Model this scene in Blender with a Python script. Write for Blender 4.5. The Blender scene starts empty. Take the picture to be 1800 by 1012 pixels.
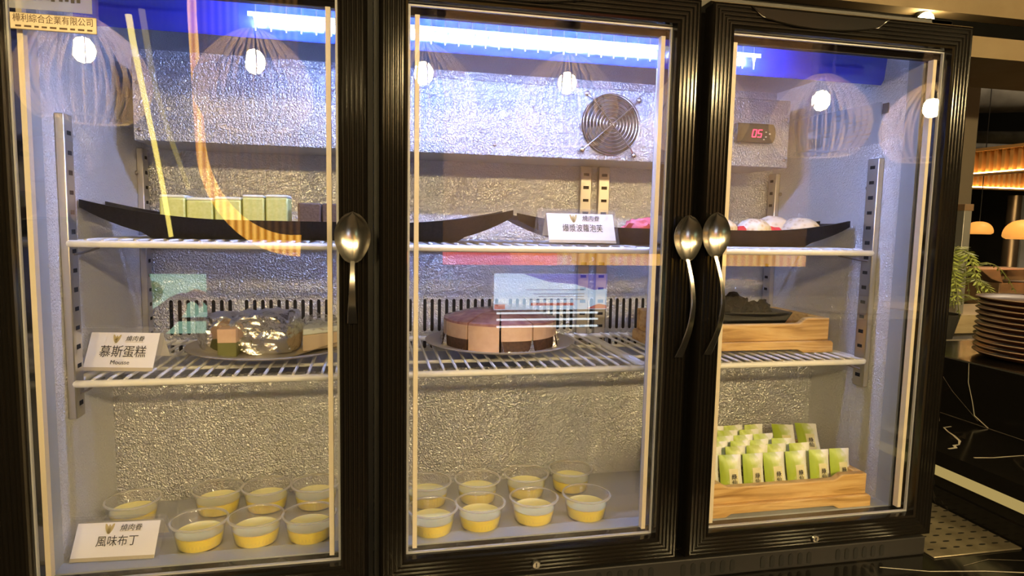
import bpy, bmesh, math, random
from mathutils import Vector, Matrix, noise
random.seed(11)
SC = bpy.context.scene
COL = SC.collection
PI = math.pi

# ---------------------------------------------------------------- camera, world, exposure
cam_d = bpy.data.cameras.new('camera'); cam = bpy.data.objects.new('camera', cam_d); COL.objects.link(cam)
cam_d.sensor_width = 36.0; cam_d.lens = 22.5387; cam_d.clip_start = 0.02; cam_d.clip_end = 60
cr, cu, cf = Vector((0.977955, -0.207865, 0.0199)), Vector((0.000925, 0.0996125, 0.9950259)), Vector((0.2088138, 0.9730721, -0.0976089))
cm = Matrix((cr, cu, -cf)).transposed().to_4x4(); cm.translation = Vector((0.45202, -0.84038, 0.45266)); cam.matrix_world = cm
SC.camera = cam
SC.view_settings.view_transform = 'Standard'; SC.view_settings.look = 'None'
SC.view_settings.gamma = 1.0; SC.view_settings.use_curve_mapping = False
SC.view_settings.exposure = 0.0
w = bpy.data.worlds.new('world'); SC.world = w; w.use_nodes = True
w.node_tree.nodes['Background'].inputs[0].default_value = (0.9, 0.78, 0.62, 1)
w.node_tree.nodes['Background'].inputs[1].default_value = 0.05
SC.cycles.transparent_max_bounces = 32
SC.cycles.max_bounces = 10; SC.cycles.glossy_bounces = 5; SC.cycles.transmission_bounces = 8
SC.cycles.sample_clamp_indirect = 6.0

BULB_STRENGTH = 950.0
LED_STRENGTH = 950.0

def area_light(name, loc, target, size, size_y, power, color):
    d = bpy.data.lights.new(name, 'AREA'); d.shape = 'RECTANGLE'; d.size = size; d.size_y = size_y
    d.energy = power; d.color = color
    o = bpy.data.objects.new(name, d); COL.objects.link(o); o.location = loc
    o.rotation_euler = (Vector(target) - Vector(loc)).to_track_quat('-Z', 'Y').to_euler()
    return o

# ---------------------------------------------------------------- materials
def new_mat(name):
    m = bpy.data.materials.new(name); m.use_nodes = True
    return m, m.node_tree.nodes, m.node_tree.links, m.node_tree.nodes['Principled BSDF']

def pm(name, color, rough=0.5, metal=0.0, bump=None, emit=None, coat=0.0, spec=0.5, sub=0.0, trans=0.0):
    m, N, L, p = new_mat(name)
    p.inputs['Base Color'].default_value = (*color, 1); p.inputs['Roughness'].default_value = rough
    p.inputs['Metallic'].default_value = metal; p.inputs['Coat Weight'].default_value = coat
    p.inputs['Specular IOR Level'].default_value = spec
    if sub: p.inputs['Subsurface Weight'].default_value = sub; p.inputs['Subsurface Radius'].default_value = (.01, .006, .003)
    if trans: p.inputs['Transmission Weight'].default_value = trans
    if emit: p.inputs['Emission Color'].default_value = (*emit[0], 1); p.inputs['Emission Strength'].default_value = emit[1]
    if bump:
        tc = N.new('ShaderNodeTexCoord'); t = N.new('ShaderNodeTexNoise'); t.inputs['Scale'].default_value = bump[0]
        t.inputs['Detail'].default_value = 3
        b = N.new('ShaderNodeBump'); b.inputs['Strength'].default_value = bump[1]; b.inputs['Distance'].default_value = bump[2]
        L.new(tc.outputs['Object'], t.inputs['Vector']); L.new(t.outputs['Fac'], b.inputs['Height']); L.new(b.outputs[0], p.inputs['Normal'])
    return m

def emat(name, color, strength):
    m = bpy.data.materials.new(name); m.use_nodes = True; N = m.node_tree.nodes; L = m.node_tree.links
    N.remove(N['Principled BSDF']); e = N.new('ShaderNodeEmission'); e.inputs[0].default_value = (*color, 1); e.inputs[1].default_value = strength
    L.new(e.outputs[0], N['Material Output'].inputs[0]); return m

def clear_mat(name, f0=0.05, tint=(1, 1, 1), haze=0.0, haze_col=(.9, .9, .9), rough=0.0):
    """thin clear sheet: transparent + mirror by the angle of view, plus a little white haze"""
    m = bpy.data.materials.new(name); m.use_nodes = True; N = m.node_tree.nodes; L = m.node_tree.links
    N.remove(N['Principled BSDF'])
    g = N.new('ShaderNodeNewGeometry'); d = N.new('ShaderNodeVectorMath'); d.operation = 'DOT_PRODUCT'
    L.new(g.outputs['Normal'], d.inputs[0]); L.new(g.outputs['Incoming'], d.inputs[1])
    a = N.new('ShaderNodeMath'); a.operation = 'ABSOLUTE'; L.new(d.outputs['Value'], a.inputs[0])
    s = N.new('ShaderNodeMath'); s.operation = 'SUBTRACT'; s.inputs[0].default_value = 1; L.new(a.outputs[0], s.inputs[1])
    pw = N.new('ShaderNodeMath'); pw.operation = 'POWER'; pw.inputs[1].default_value = 5; L.new(s.outputs[0], pw.inputs[0])
    ma = N.new('ShaderNodeMath'); ma.operation = 'MULTIPLY_ADD'; ma.inputs[1].default_value = 1 - f0; ma.inputs[2].default_value = f0
    L.new(pw.outputs[0], ma.inputs[0])
    t = N.new('ShaderNodeBsdfTransparent'); t.inputs[0].default_value = (*tint, 1)
    gl = N.new('ShaderNodeBsdfGlossy'); gl.inputs['Roughness'].default_value = rough
    mx = N.new('ShaderNodeMixShader'); L.new(ma.outputs[0], mx.inputs[0]); L.new(t.outputs[0], mx.inputs[1]); L.new(gl.outputs[0], mx.inputs[2])
    out = mx
    if haze:
        df = N.new('ShaderNodeBsdfDiffuse'); df.inputs[0].default_value = (*haze_col, 1)
        tr = N.new('ShaderNodeBsdfTranslucent'); tr.inputs[0].default_value = (*haze_col, 1)
        h = N.new('ShaderNodeMixShader'); h.inputs[0].default_value = .5; L.new(df.outputs[0], h.inputs[1]); L.new(tr.outputs[0], h.inputs[2])
        m2 = N.new('ShaderNodeMixShader'); m2.inputs[0].default_value = haze; L.new(mx.outputs[0], m2.inputs[1]); L.new(h.outputs[0], m2.inputs[2]); out = m2
    L.new(out.outputs[0], N['Material Output'].inputs[0]); return m

def ramp_mat(name, tex, scale, stops, rough=0.5, metal=0.0, stretch=(1, 1, 1), bump=0.0, bdist=.001, distort=0.0, detail=4, emit=0.0, spec=.5, coat=0):
    m, N, L, p = new_mat(name)
    tc = N.new('ShaderNodeTexCoord'); mp = N.new('ShaderNodeMapping'); mp.inputs['Scale'].default_value = stretch
    L.new(tc.outputs['Object'], mp.inputs[0])
    if tex == 'noise':
        t = N.new('ShaderNodeTexNoise'); t.inputs['Scale'].default_value = scale; t.inputs['Detail'].default_value = detail; t.inputs['Distortion'].default_value = distort; o = t.outputs['Fac']
    elif tex == 'voronoi':
        t = N.new('ShaderNodeTexVoronoi'); t.inputs['Scale'].default_value = scale; o = t.outputs['Distance']
    else:
        t = N.new('ShaderNodeTexWave'); t.inputs['Scale'].default_value = scale; t.inputs['Distortion'].default_value = distort; t.inputs['Detail'].default_value = detail; t.bands_direction = 'Z'; o = t.outputs['Fac']
    L.new(mp.outputs[0], t.inputs['Vector'])
    r = N.new('ShaderNodeValToRGB'); L.new(o, r.inputs[0])
    el = r.color_ramp.elements
    while len(el) < len(stops): el.new(0.5)
    for e, (pos, c) in zip(el, stops): e.position = pos; e.color = (*c, 1)
    L.new(r.outputs[0], p.inputs['Base Color']); p.inputs['Roughness'].default_value = rough; p.inputs['Metallic'].default_value = metal
    p.inputs['Specular IOR Level'].default_value = spec; p.inputs['Coat Weight'].default_value = coat
    if emit: L.new(r.outputs[0], p.inputs['Emission Color']); p.inputs['Emission Strength'].default_value = emit
    if bump:
        b = N.new('ShaderNodeBump'); b.inputs['Strength'].default_value = bump; b.inputs['Distance'].default_value = bdist
        L.new(o, b.inputs['Height']); L.new(b.outputs[0], p.inputs['Normal'])
    return m

def embossed(name, color=(.74, .75, .77), rough=.34, metal=1.0, strength=1.0):
    """stucco embossed aluminium sheet"""
    m, N, L, p = new_mat(name)
    tc = N.new('ShaderNodeTexCoord')
    v = N.new('ShaderNodeTexNoise'); v.inputs['Scale'].default_value = 290; v.inputs['Detail'].default_value = 1.5; v.inputs['Distortion'].default_value = .8
    L.new(tc.outputs['Object'], v.inputs['Vector'])
    b = N.new('ShaderNodeBump'); b.inputs['Strength'].default_value = strength; b.inputs['Distance'].default_value = .004
    L.new(v.outputs['Fac'], b.inputs['Height']); L.new(b.outputs[0], p.inputs['Normal'])
    p.inputs['Base Color'].default_value = (*color, 1); p.inputs['Roughness'].default_value = rough; p.inputs['Metallic'].default_value = metal
    return m

M = {}
M['alu'] = embossed('embossed_aluminium')
M['alu_side'] = embossed('embossed_side_sheet', (.80, .81, .84), .36, .55, .9)
M['alu_housing'] = embossed('embossed_housing_sheet', (.50, .52, .56), .40, 1.0, .9)
M['alu_plain'] = pm('plain_aluminium', (.58, .59, .61), .38, .8, bump=(60, .05, .001))
M['black_frame'] = pm('black_gloss_aluminium', (.007, .006, .005), .12, 0.0, spec=.36)
M['black_body'] = pm('black_painted_steel', (.012, .011, .010), .4, bump=(400, .05, .0005))
M['grille'] = pm('black_powder_coat', (.009, .008, .0075), .55, bump=(900, .15, .0004))
M['gasket'] = pm('black_rubber', (.012, .012, .013), .6)
M['void'] = pm('dark_void', (.004, .004, .004), .9)
M['spacer'] = pm('cream_spacer', (.74, .66, .52), .5)
M['silver_line'] = pm('silver_edge', (.55, .56, .60), .5, .2)
M['breaker'] = pm('grey_plastic', (.36, .39, .43), .45)
M['glass'] = clear_mat('door_glass', f0=.095)
M['steel'] = pm('stainless_steel', (.62, .60, .57), .22, 1.0)
M['steel_dull'] = pm('worn_steel', (.42, .38, .33), .38, 1.0, bump=(300, .1, .0005))
M['galv'] = pm('zinc_channel', (.52, .50, .46), .35, .9)
M['white_wire'] = pm('white_plastic_coat', (.86, .86, .84), .4)
M['boat'] = ramp_mat('black_stone_ware', 'noise', 350, [(.3, (.005, .005, .006)), (.7, (.013, .013, .014))], rough=.42, bump=.12, bdist=.0006, spec=.25)
M['acrylic'] = clear_mat('acrylic', f0=.05, haze=.05)
M['card'] = pm('white_card', (.80, .78, .75), .45)
M['ink'] = pm('black_ink', (.03, .025, .025), .6)
M['gold'] = pm('gold_ink', (.50, .40, .16), .5)
M['brown_ink'] = pm('brown_ink', (.06, .03, .01), .6)
M['cup'] = clear_mat('clear_cup_plastic', f0=.05, haze=.07, haze_col=(.92, .9, .84))
M['pudskin'] = pm('pale_pudding_skin', (.93, .86, .42), .2, sub=.2)
M['cup_rim'] = clear_mat('cup_rim_plastic', f0=.06, haze=.42, haze_col=(.95, .92, .84))
M['pudding'] = pm('yellow_pudding', (.92, .74, .10), .25, sub=.3)
M['foil'] = pm('silver_foil', (.86, .85, .83), .22, 1.0, bump=(120, .6, .004))
M['plate'] = pm('grey_stoneware_plate', (.40, .37, .32), .32, bump=(200, .05, .0005))
M['red_text'] = emat('red_led_digit', (1, .04, .12), 4.0)
M['bulb'] = emat('warm_bulb', (1.0, .74, .34), BULB_STRENGTH)
M['led'] = emat('white_led', (.36, .48, 1.0), LED_STRENGTH)
M['brass'] = emat('brass_painted_sheen', (1.0, .72, .24), .40)  # emission stands in for lamp light mirrored by plain brass
M['drip'] = ramp_mat('worn_perforated_steel', 'noise', 26, [(.3, (.30, .26, .18)), (.7, (.52, .46, .34))], rough=.42, metal=.75)
M['wood'] = ramp_mat('oiled_wood', 'noise', 10, [(.30, (.34, .18, .05)), (.46, (.62, .39, .14)), (.62, (.72, .49, .21)), (.78, (.44, .25, .08))],
                     rough=.42, stretch=(.7, 3, 7.5), distort=1.1, detail=5, bump=.05)
def stone(name, veins=True, base=(.010, .009, .008)):
    m, N, L, p = new_mat(name)
    tc = N.new('ShaderNodeTexCoord'); n = N.new('ShaderNodeTexNoise'); n.inputs['Scale'].default_value = 1.9; n.inputs['Detail'].default_value = 5
    n.inputs['Distortion'].default_value = 1.3
    L.new(tc.outputs['Object'], n.inputs['Vector'])
    a = N.new('ShaderNodeMath'); a.operation = 'SUBTRACT'; a.inputs[1].default_value = .5; L.new(n.outputs['Fac'], a.inputs[0])
    b = N.new('ShaderNodeMath'); b.operation = 'ABSOLUTE'; L.new(a.outputs[0], b.inputs[0])
    r = N.new('ShaderNodeValToRGB'); L.new(b.outputs[0], r.inputs[0])
    r.color_ramp.elements[0].color = (.035, .030, .025, 1); r.color_ramp.elements[0].position = 0.0
    r.color_ramp.elements[1].color = (*base, 1); r.color_ramp.elements[1].position = .006
    L.new(r.outputs[0], p.inputs['Base Color']); p.inputs['Roughness'].default_value = .14
    return m
M['marble'] = stone('black_marble')
M['vein'] = pm('white_marble_vein', (.80, .74, .62), .2)
M['vein_thin'] = pm('grey_marble_vein', (.30, .26, .21), .2)
M['tan'] = ramp_mat('tan_plaster', 'noise', 9, [(.3, (.23, .17, .095)), (.7, (.29, .22, .13))], rough=.7)
M['dark'] = pm('dark_wall', (.018, .016, .014), .8)
M['dark_gloss'] = pm('dark_recess', (.004, .004, .004), .6)
M['recess'] = pm('black_recess', (.003, .003, .003), .95, spec=.1)
M['greige'] = pm('grey_brown_panel', (.13, .11, .085), .6)
M['greysteel'] = pm('grey_steel_frame', (.44, .44, .43), .35, .6)
M['duct'] = ramp_mat('duct_metal', 'noise', 4, [(.3, (.07, .065, .055)), (.7, (.20, .19, .165))], rough=.6)
M['brownware'] = pm('brown_lacquer', (.085, .030, .012), .35)
M['brownrim'] = pm('pale_worn_rim', (.46, .33, .24), .4)
M['rust'] = ramp_mat('brown_sheet_metal', 'noise', 12, [(.3, (.16, .10, .06)), (.7, (.27, .17, .10))], rough=.5)
M['leaf'] = pm('fern_leaf', (.34, .42, .10), .5)
M['copper_shade'] = pm('orange_veneer', (.72, .30, .06), .5, emit=((1, .42, .08), .75))
M['slat'] = pm('amber_lit_slat', (.52, .30, .11), .5)
M['rockwall'] = ramp_mat('dark_rock', 'noise', 5, [(.3, (.02, .025, .024)), (.75, (.10, .115, .105))], rough=.7, bump=.5, bdist=.03)
M['oak'] = ramp_mat('pale_wood', 'noise', 10, [(.3, (.32, .25, .15)), (.7, (.45, .37, .24))], rough=.5, stretch=(1, 1, 6))
M['rib'] = pm('ribbed_shade_wood', (.80, .66, .52), .45)

# ---------------------------------------------------------------- mesh builder
class MB:
    def __init__(s, off=(0, 0, 0)): s.v = []; s.f = []; s.off = Vector(off)
    def add(s, vs, fs):
        n = len(s.v); s.v += [Vector(v) for v in vs]; s.f += [tuple(n + i for i in f) for f in fs]; return s
    def box(s, a, b, rot=None, piv=None):
        x0, y0, z0 = a; x1, y1, z1 = b
        vs = [Vector(c) for c in ((x0, y0, z0), (x1, y0, z0), (x1, y1, z0), (x0, y1, z0), (x0, y0, z1), (x1, y0, z1), (x1, y1, z1), (x0, y1, z1))]
        if rot is not None:
            p = Vector(piv) if piv is not None else sum(vs, Vector()) / 8
            vs = [p + rot @ (v - p) for v in vs]
        return s.add(vs, [(0, 3, 2, 1), (4, 5, 6, 7), (0, 1, 5, 4), (1, 2, 6, 5), (2, 3, 7, 6), (3, 0, 4, 7)])
    def tube(s, pts, r, seg=8, closed=False, caps=True):
        pts = [Vector(p) for p in pts]; n = len(pts); rr = r if isinstance(r, (list, tuple)) else [r] * n
        vs = []; ref = None
        for i in range(n):
            if closed: t = pts[(i + 1) % n] - pts[i - 1]
            else: t = pts[min(i + 1, n - 1)] - pts[max(i - 1, 0)]
            t.normalize()
            if ref is None: ref = Vector((0, 0, 1)) if abs(t.z) < .9 else Vector((1, 0, 0))
            a = t.cross(ref)
            if a.length < 1e-6: a = t.cross(Vector((0, 1, 0)))
            a.normalize(); b = a.cross(t); ref = b
            for k in range(seg):
                q = 2 * PI * k / seg; vs.append(pts[i] + (a * math.cos(q) + b * math.sin(q)) * rr[i])
        fs = []
        for i in range(n if closed else n - 1):
            j = (i + 1) % n
            for k in range(seg):
                l = (k + 1) % seg; fs.append((i * seg + k, i * seg + l, j * seg + l, j * seg + k))
        if caps and not closed:
            fs.append(tuple(range(seg - 1, -1, -1))); fs.append(tuple((n - 1) * seg + k for k in range(seg)))
        return s.add(vs, fs)
    def lathe(s, prof, c=(0, 0, 0), seg=32, cap0=False, cap1=False, a0=0.0, a1=2 * PI):
        c = Vector(c); vs = []; fs = []; full = abs(a1 - a0 - 2 * PI) < 1e-6; ns = seg if full else seg + 1
        for r, z in prof:
            for k in range(ns):
                q = a0 + (a1 - a0) * k / seg; vs.append(c + Vector((r * math.cos(q), r * math.sin(q), z)))
        for i in range(len(prof) - 1):
            for k in range(seg):
                l = (k + 1) % ns; fs.append((i * ns + k, i * ns + l, (i + 1) * ns + l, (i + 1) * ns + k))
        if cap0: fs.append(tuple(range(ns - 1, -1, -1)))
        if cap1: fs.append(tuple((len(prof) - 1) * ns + k for k in range(ns)))
        return s.add(vs, fs)
    def prism(s, poly, d, axis='y'):
        """poly of (u,v): axis y -> (u, y, v); z -> (u, v, z); x -> (x, u, v); d = (from, to)"""
        n = len(poly)
        def P(u, v, t): return (u, t, v) if axis == 'y' else ((u, v, t) if axis == 'z' else (t, u, v))
        vs = [P(u, v, d[0]) for u, v in poly] + [P(u, v, d[1]) for u, v in poly]
        fs = [tuple(range(n)), tuple(range(2 * n - 1, n - 1, -1))] + [(i, n + i, n + (i + 1) % n, (i + 1) % n) for i in range(n)]
        return s.add(vs, fs)
    def rectsweep(s, x0, x1, z0, z1, prof, closed=True):
        """sweep (offset outward, y) profile round a rectangle in the xz plane, mitred corners"""
        n = len(prof); vs = []
        for cx, cz, sx, sz in ((x0, z0, -1, -1), (x1, z0, 1, -1), (x1, z1, 1, 1), (x0, z1, -1, 1)):
            for t, y in prof: vs.append((cx + sx * t, y, cz + sz * t))
        fs = []
        for c in range(4):
            d = (c + 1) % 4
            for i in range(n if closed else n - 1):
                j = (i + 1) % n; fs.append((c * n + i, d * n + i, d * n + j, c * n + j))
        return s.add(vs, fs)
    def ico(s, c, r, sub=2, sc=(1, 1, 1), lump=0.0, freq=20, seed=0):
        bm = bmesh.new(); bmesh.ops.create_icosphere(bm, subdivisions=sub, radius=1)
        vs = []
        for v in bm.verts:
            k = 1 + lump * noise.noise(v.co * freq * .1 + Vector((seed * 3.1, seed * 1.7, 0))) if lump else 1
            vs.append(Vector(c) + Vector((v.co.x * sc[0], v.co.y * sc[1], v.co.z * sc[2])) * r * k)
        bm.verts.index_update(); fs = [tuple(v.index for v in f.verts) for f in bm.faces]; bm.free()
        return s.add(vs, fs)
    def xform(s, mat):
        s.v = [mat @ v for v in s.v]; return s
    def mesh(s, name, sharp=38):
        me = bpy.data.meshes.new(name); me.from_pydata([v - s.off for v in s.v], [], s.f)
        bm = bmesh.new(); bm.from_mesh(me); bmesh.ops.recalc_face_normals(bm, faces=bm.faces)
        for f in bm.faces: f.smooth = True
        th = math.radians(sharp)
        for e in bm.edges:
            if len(e.link_faces) != 2 or e.calc_face_angle(0) > th: e.smooth = False
        bm.to_mesh(me); bm.free(); return me
    def build(s, name, mat, parent=None, bevel=0.0, sharp=38, label=None):
        me = s.mesh(name, sharp); o = bpy.data.objects.new(name, me); COL.objects.link(o)
        me.materials.append(mat)
        if parent is not None: o.parent = parent
        if bevel:
            b = o.modifiers.new('bevel', 'BEVEL'); b.width = bevel; b.segments = 2; b.limit_method = 'ANGLE'; b.angle_limit = math.radians(40)
        if label: o['label'] = label
        return o

def tag(o, label, cat, group=None, kind=None):
    o['label'] = label; o['category'] = cat
    if group: o['group'] = group
    if kind: o['kind'] = kind
    return o
def thing(name, label, cat, loc=(0, 0, 0), rz=0.0, group=None):
    o = bpy.data.objects.new(name, None); COL.objects.link(o); o.location = loc; o.rotation_euler = (0, 0, rz); o.empty_display_size = .05
    return tag(o, label, cat, group)
def struct(o): o['kind'] = 'structure'; return o
def kids(o): return [c for c in bpy.data.objects if c.parent == o]
def copy_tree(o, parent=None):
    c = o.copy(); COL.objects.link(c)
    if parent is not None: c.parent = parent
    for ch in kids(o): copy_tree(ch, c)
    return c
def text_mesh(txt, size, align='CENTER', bold=0.0, shear=0.0):
    cu_ = bpy.data.curves.new('lettering', 'FONT'); cu_.body = txt; cu_.size = size; cu_.align_x = align; cu_.align_y = 'CENTER'
    cu_.fill_mode = 'FRONT'; cu_.extrude = 0.00008; cu_.offset = bold; cu_.shear = shear; cu_.resolution_u = 3
    o = bpy.data.objects.new('lettering', cu_); COL.objects.link(o)
    bpy.context.view_layer.update()
    dg = bpy.context.evaluated_depsgraph_get(); me = bpy.data.meshes.new_from_object(o.evaluated_get(dg))
    bpy.data.objects.remove(o); bpy.data.curves.remove(cu_); me.materials.clear()
    return me
def text(name, txt, size, mat, mtx, parent, bold=0.0, width=None, shear=0.0):
    """lettering laid in the plane of mtx (x right, y up, z towards the reader)"""
    me = text_mesh(txt, size, bold=bold, shear=shear)
    if width:
        xs = [v.co.x for v in me.vertices]; k = width / max(1e-6, max(xs) - min(xs)); me.transform(Matrix.Diagonal((k, 1, 1, 1)))
    me.transform(mtx); me.materials.append(mat)
    o = bpy.data.objects.new(name, me); COL.objects.link(o); o.parent = parent; return o
def frame_mtx(o, xd, yd):
    xd = Vector(xd).normalized(); yd = Vector(yd).normalized(); z = xd.cross(yd); m = Matrix((xd, yd, z)).transposed().to_4x4(); m.translation = Vector(o); return m

# ================================================================ large structure: the restaurant round the fridge
CT = -0.08                                   # counter top
FL = -0.98
struct(MB().box((-4, -5, FL - .05), (8, 7, FL)).build('floor', pm('dark_floor_tile', (.05, .04, .03), .4)))
struct(MB().box((-4, -5, 2.6), (8, 7, 2.65)).build('ceiling', M['dark']))
struct(MB().box((-4, 6.6, FL), (8, 6.65, 2.6)).build('wall_back', M['rockwall']))
struct(MB().box((-4, -4.4, FL), (8, -4.35, 2.6)).build('wall_front', ramp_mat('warm_timber_wall', 'noise', 8, [(.3, (.07, .045, .027)), (.7, (.12, .08, .05))], rough=.6, stretch=(6, 1, 1))))
struct(MB().box((-3.05, -5, FL), (-3, 7, 2.6)).build('wall_left', M['dark']))
struct(MB().box((7.6, -5, FL), (7.65, 7, 2.6)).build('wall_right', M['dark']))

# tan bulkhead over the counter with a dark recess between its two bands
bk = MB(); bk.box((-3, .65, 1.040), (4.2, .95, 2.6)); bk.box((-3, .65, .930), (4.2, .95, .985)); bk.box((-3, .80, .985), (4.2, .95, 1.04))
struct(bk.build('trim_1', M['tan']))
struct(MB().box((-3, .70, .983), (4.2, .80, 1.042)).build('trim_2', M['recess']))

# counter and the stepped marble to the right
ct = MB(); ct.box((-1.6, -.30, FL), (1.53, .95, CT))
o = ct.build('marble_counter', M['marble']); tag(o, 'black veined marble counter the display fridge stands on', 'counter')
def vein(parent, mat, pts, wd, nrm):
    """a vein laid as a thin inlay strip on the stone"""
    m = MB(); pts = [Vector(p) for p in pts]; nrm = Vector(nrm); vs = []; fs = []
    for i, p in enumerate(pts):
        t = (pts[min(i + 1, len(pts) - 1)] - pts[max(i - 1, 0)]).normalized(); sd = t.cross(nrm) * wd * (.6 + .7 * random.random())
        vs += [p + sd + nrm * .0006, p - sd + nrm * .0006]
    for i in range(len(pts) - 1): fs.append((2 * i, 2 * i + 1, 2 * i + 3, 2 * i + 2))
    m.add(vs, fs); return m.build('marble_vein', mat, parent)
vein(o, M['vein'], [(1.24, -.01, CT), (1.31, -.035, CT), (1.40, -.05, CT), (1.50, -.075, CT)], .0011, (0, 0, 1))
vein(o, M['vein_thin'], [(1.10, -.03, CT), (1.13, -.07, CT), (1.16, -.10, CT)], .0012, (0, 0, 1))
vein(o, M['vein_thin'], [(1.38, -.03, CT), (1.44, -.02, CT), (1.52, -.04, CT)], .0005, (0, 0, 1))

st = thing('marble_step', 'raised black marble slab with a brass strip along its side, right of the fridge', 'counter', (0, 0, 0))
sl = MB(); sl.box((1.535, -.30, CT), (1.7615, .58, -.045)); sl.box((1.525, -.30, .003), (1.7615, .58, .031)); sl.box((1.54, -.30, -.045), (1.7615, .58, .003))
slo = sl.build('slab', M['marble'], st)
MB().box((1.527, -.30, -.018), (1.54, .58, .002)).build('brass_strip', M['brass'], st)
vein(st, M['vein'], [(1.690, .300, .031), (1.667, .296, .031), (1.652, .272, .031), (1.640, .245, .031), (1.622, .215, .031), (1.600, .196, .031), (1.585, .193, .031), (1.577, .181, .031), (1.556, .178, .031)], .0022, (0, 0, 1))
vein(st, M['vein'], [(1.562, .128, .031), (1.60, .122, .031), (1.66, .123, .031), (1.72, .120, .031)], .0022, (0, 0, 1))
vein(st, M['vein_thin'], [(1.745, .385, .031), (1.70, .34, .031), (1.655, .325, .031)], .0010, (0, 0, 1))
pl = MB(); pl.box((1.762, -.30, FL), (2.30, .58, .166))
plo = pl.build('marble_plinth', M['marble']); tag(plo, 'tall black marble plinth carrying the stack of brown plates', 'counter')
vein(plo, M['vein'], [(1.7615, .335, .165), (1.7615, .332, .12), (1.7615, .318, .08), (1.7615, .310, .05), (1.7615, .275, .032)], .0010, (-1, 0, 0))
vein(plo, M['vein_thin'], [(1.7615, .42, .15), (1.7615, .40, .12), (1.7615, .37, .09), (1.7615, .30, .04)], .0004, (-1, 0, 0))
vein(slo, M['vein_thin'], [(1.7608, .578, .0312), (1.7608, .3, .0312), (1.7608, -.29, .0312)], .0012, (0, 0, 1))
vein(plo, M['galv'], [(1.7615, .578, .1655), (1.7615, .40, .1655), (1.7615, .2, .1655)], .0018, (-1, 0, 0))

# perforated drip tray
dt = thing('drip_tray', 'perforated steel drip tray set in the counter beside the fridge', 'tray', (1.44, .25, CT))
g = MB((1.44, .25, CT))
g.box((1.352, -.002, CT), (1.530, .60, CT + .003)); g.build('plate', M['drip'], dt, bevel=.0012)
g = MB((1.44, .25, CT))
for i in range(7):
    for j in range(26):
        x = 1.366 + i * .0265; y = .020 + j * .0205
        g.prism([(x + .0055 * math.cos(a) * 1.25, y + .0022 * math.sin(a)) for a in [k * PI / 5 for k in range(10)]], (CT + .0031, CT + .0034), 'z')
g.build('drain_holes', M['void'], dt)

# ================================================================ the fridge
XL, XR, FZ, CZ, YB, YH, HZ = .045, 1.305, -.008, .748, .435, .265, .200
fr = thing('display_fridge', 'black three door glass fronted display fridge full of desserts', 'fridge', (0, 0, 0))
b = MB()
b.box((0, .046, -.03), (XL - .002, .52, .79)); b.box((XR + .002, .046, -.03), (1.35, .52, .79))
b.box((0, .046, CZ + .002), (1.35, .52, .79)); b.box((0, .046, -.045), (1.35, .52, FZ - .002)); b.box((0, YB + .002, -.03), (1.35, .52, .79))
b.build('cabinet', M['black_body'], fr, bevel=.003)
for xa in (XL - .001, XR): MB().box((xa, .05, FZ), (xa + .001, YB, CZ)).build('side_lining', M['alu_side'], fr)
b = MB(); b.box((XL, YB, HZ), (XR, YB + .001, CZ)); b.build('back_lining', M['alu'], fr)
b = MB(); b.prism([(YH, FZ), (YH, HZ - .006), (YH + .006, HZ), (YB, HZ), (YB, FZ)], (XL, XR), 'x'); b.build('compressor_step', M['alu'], fr)
b = MB(); b.box((XL, .05, FZ - .001), (XR, YH, FZ)); b.build('floor_lining', M['alu_plain'], fr)
b = MB(); b.box((XL, .05, CZ), (XR, YB, CZ + .001)); b.build('ceiling_lining', M['alu'], fr)
# breaker strips round the opening and the two mullions
b = MB(); b.rectsweep(XL, XR, FZ, CZ - .004, [(0, .05), (0, .078), (-.0015, .078), (-.0015, .0485), (.03, .0465), (.03, .05)])
b.build('breaker_strip', M['breaker'], fr)
for mx in (.45, .90):
    b = MB(); b.box((mx - .028, .049, FZ), (mx + .028, .100, CZ)); b.build('mullion', M['breaker'], fr, bevel=.002)
# air slots low on the back wall
b = MB()
for row, (za, zb) in enumerate(((.238, .303), (.204, .226))):
    for k in range(82):
        if k % 23 in (8, 20): continue
        x = .085 + k * .0145
        n = [(x + .0032 * math.cos(a), (zb if a < PI else za) + .0032 * math.sin(a)) for a in [i * PI / 4 for i in range(9)]]
        n = [(x + .0032 * math.cos(a), zb - .003 + .0032 * math.sin(a)) for a in [0, PI / 4, PI / 2, 3 * PI / 4, PI]] + \
            [(x + .0032 * math.cos(a), za + .003 + .0032 * math.sin(a)) for a in [PI, 5 * PI / 4, 3 * PI / 2, 7 * PI / 4, 2 * PI]]
        b.prism(n, (YB - .0006, YB - .0002), 'y')
b.build('air_slots', M['void'], fr)
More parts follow.
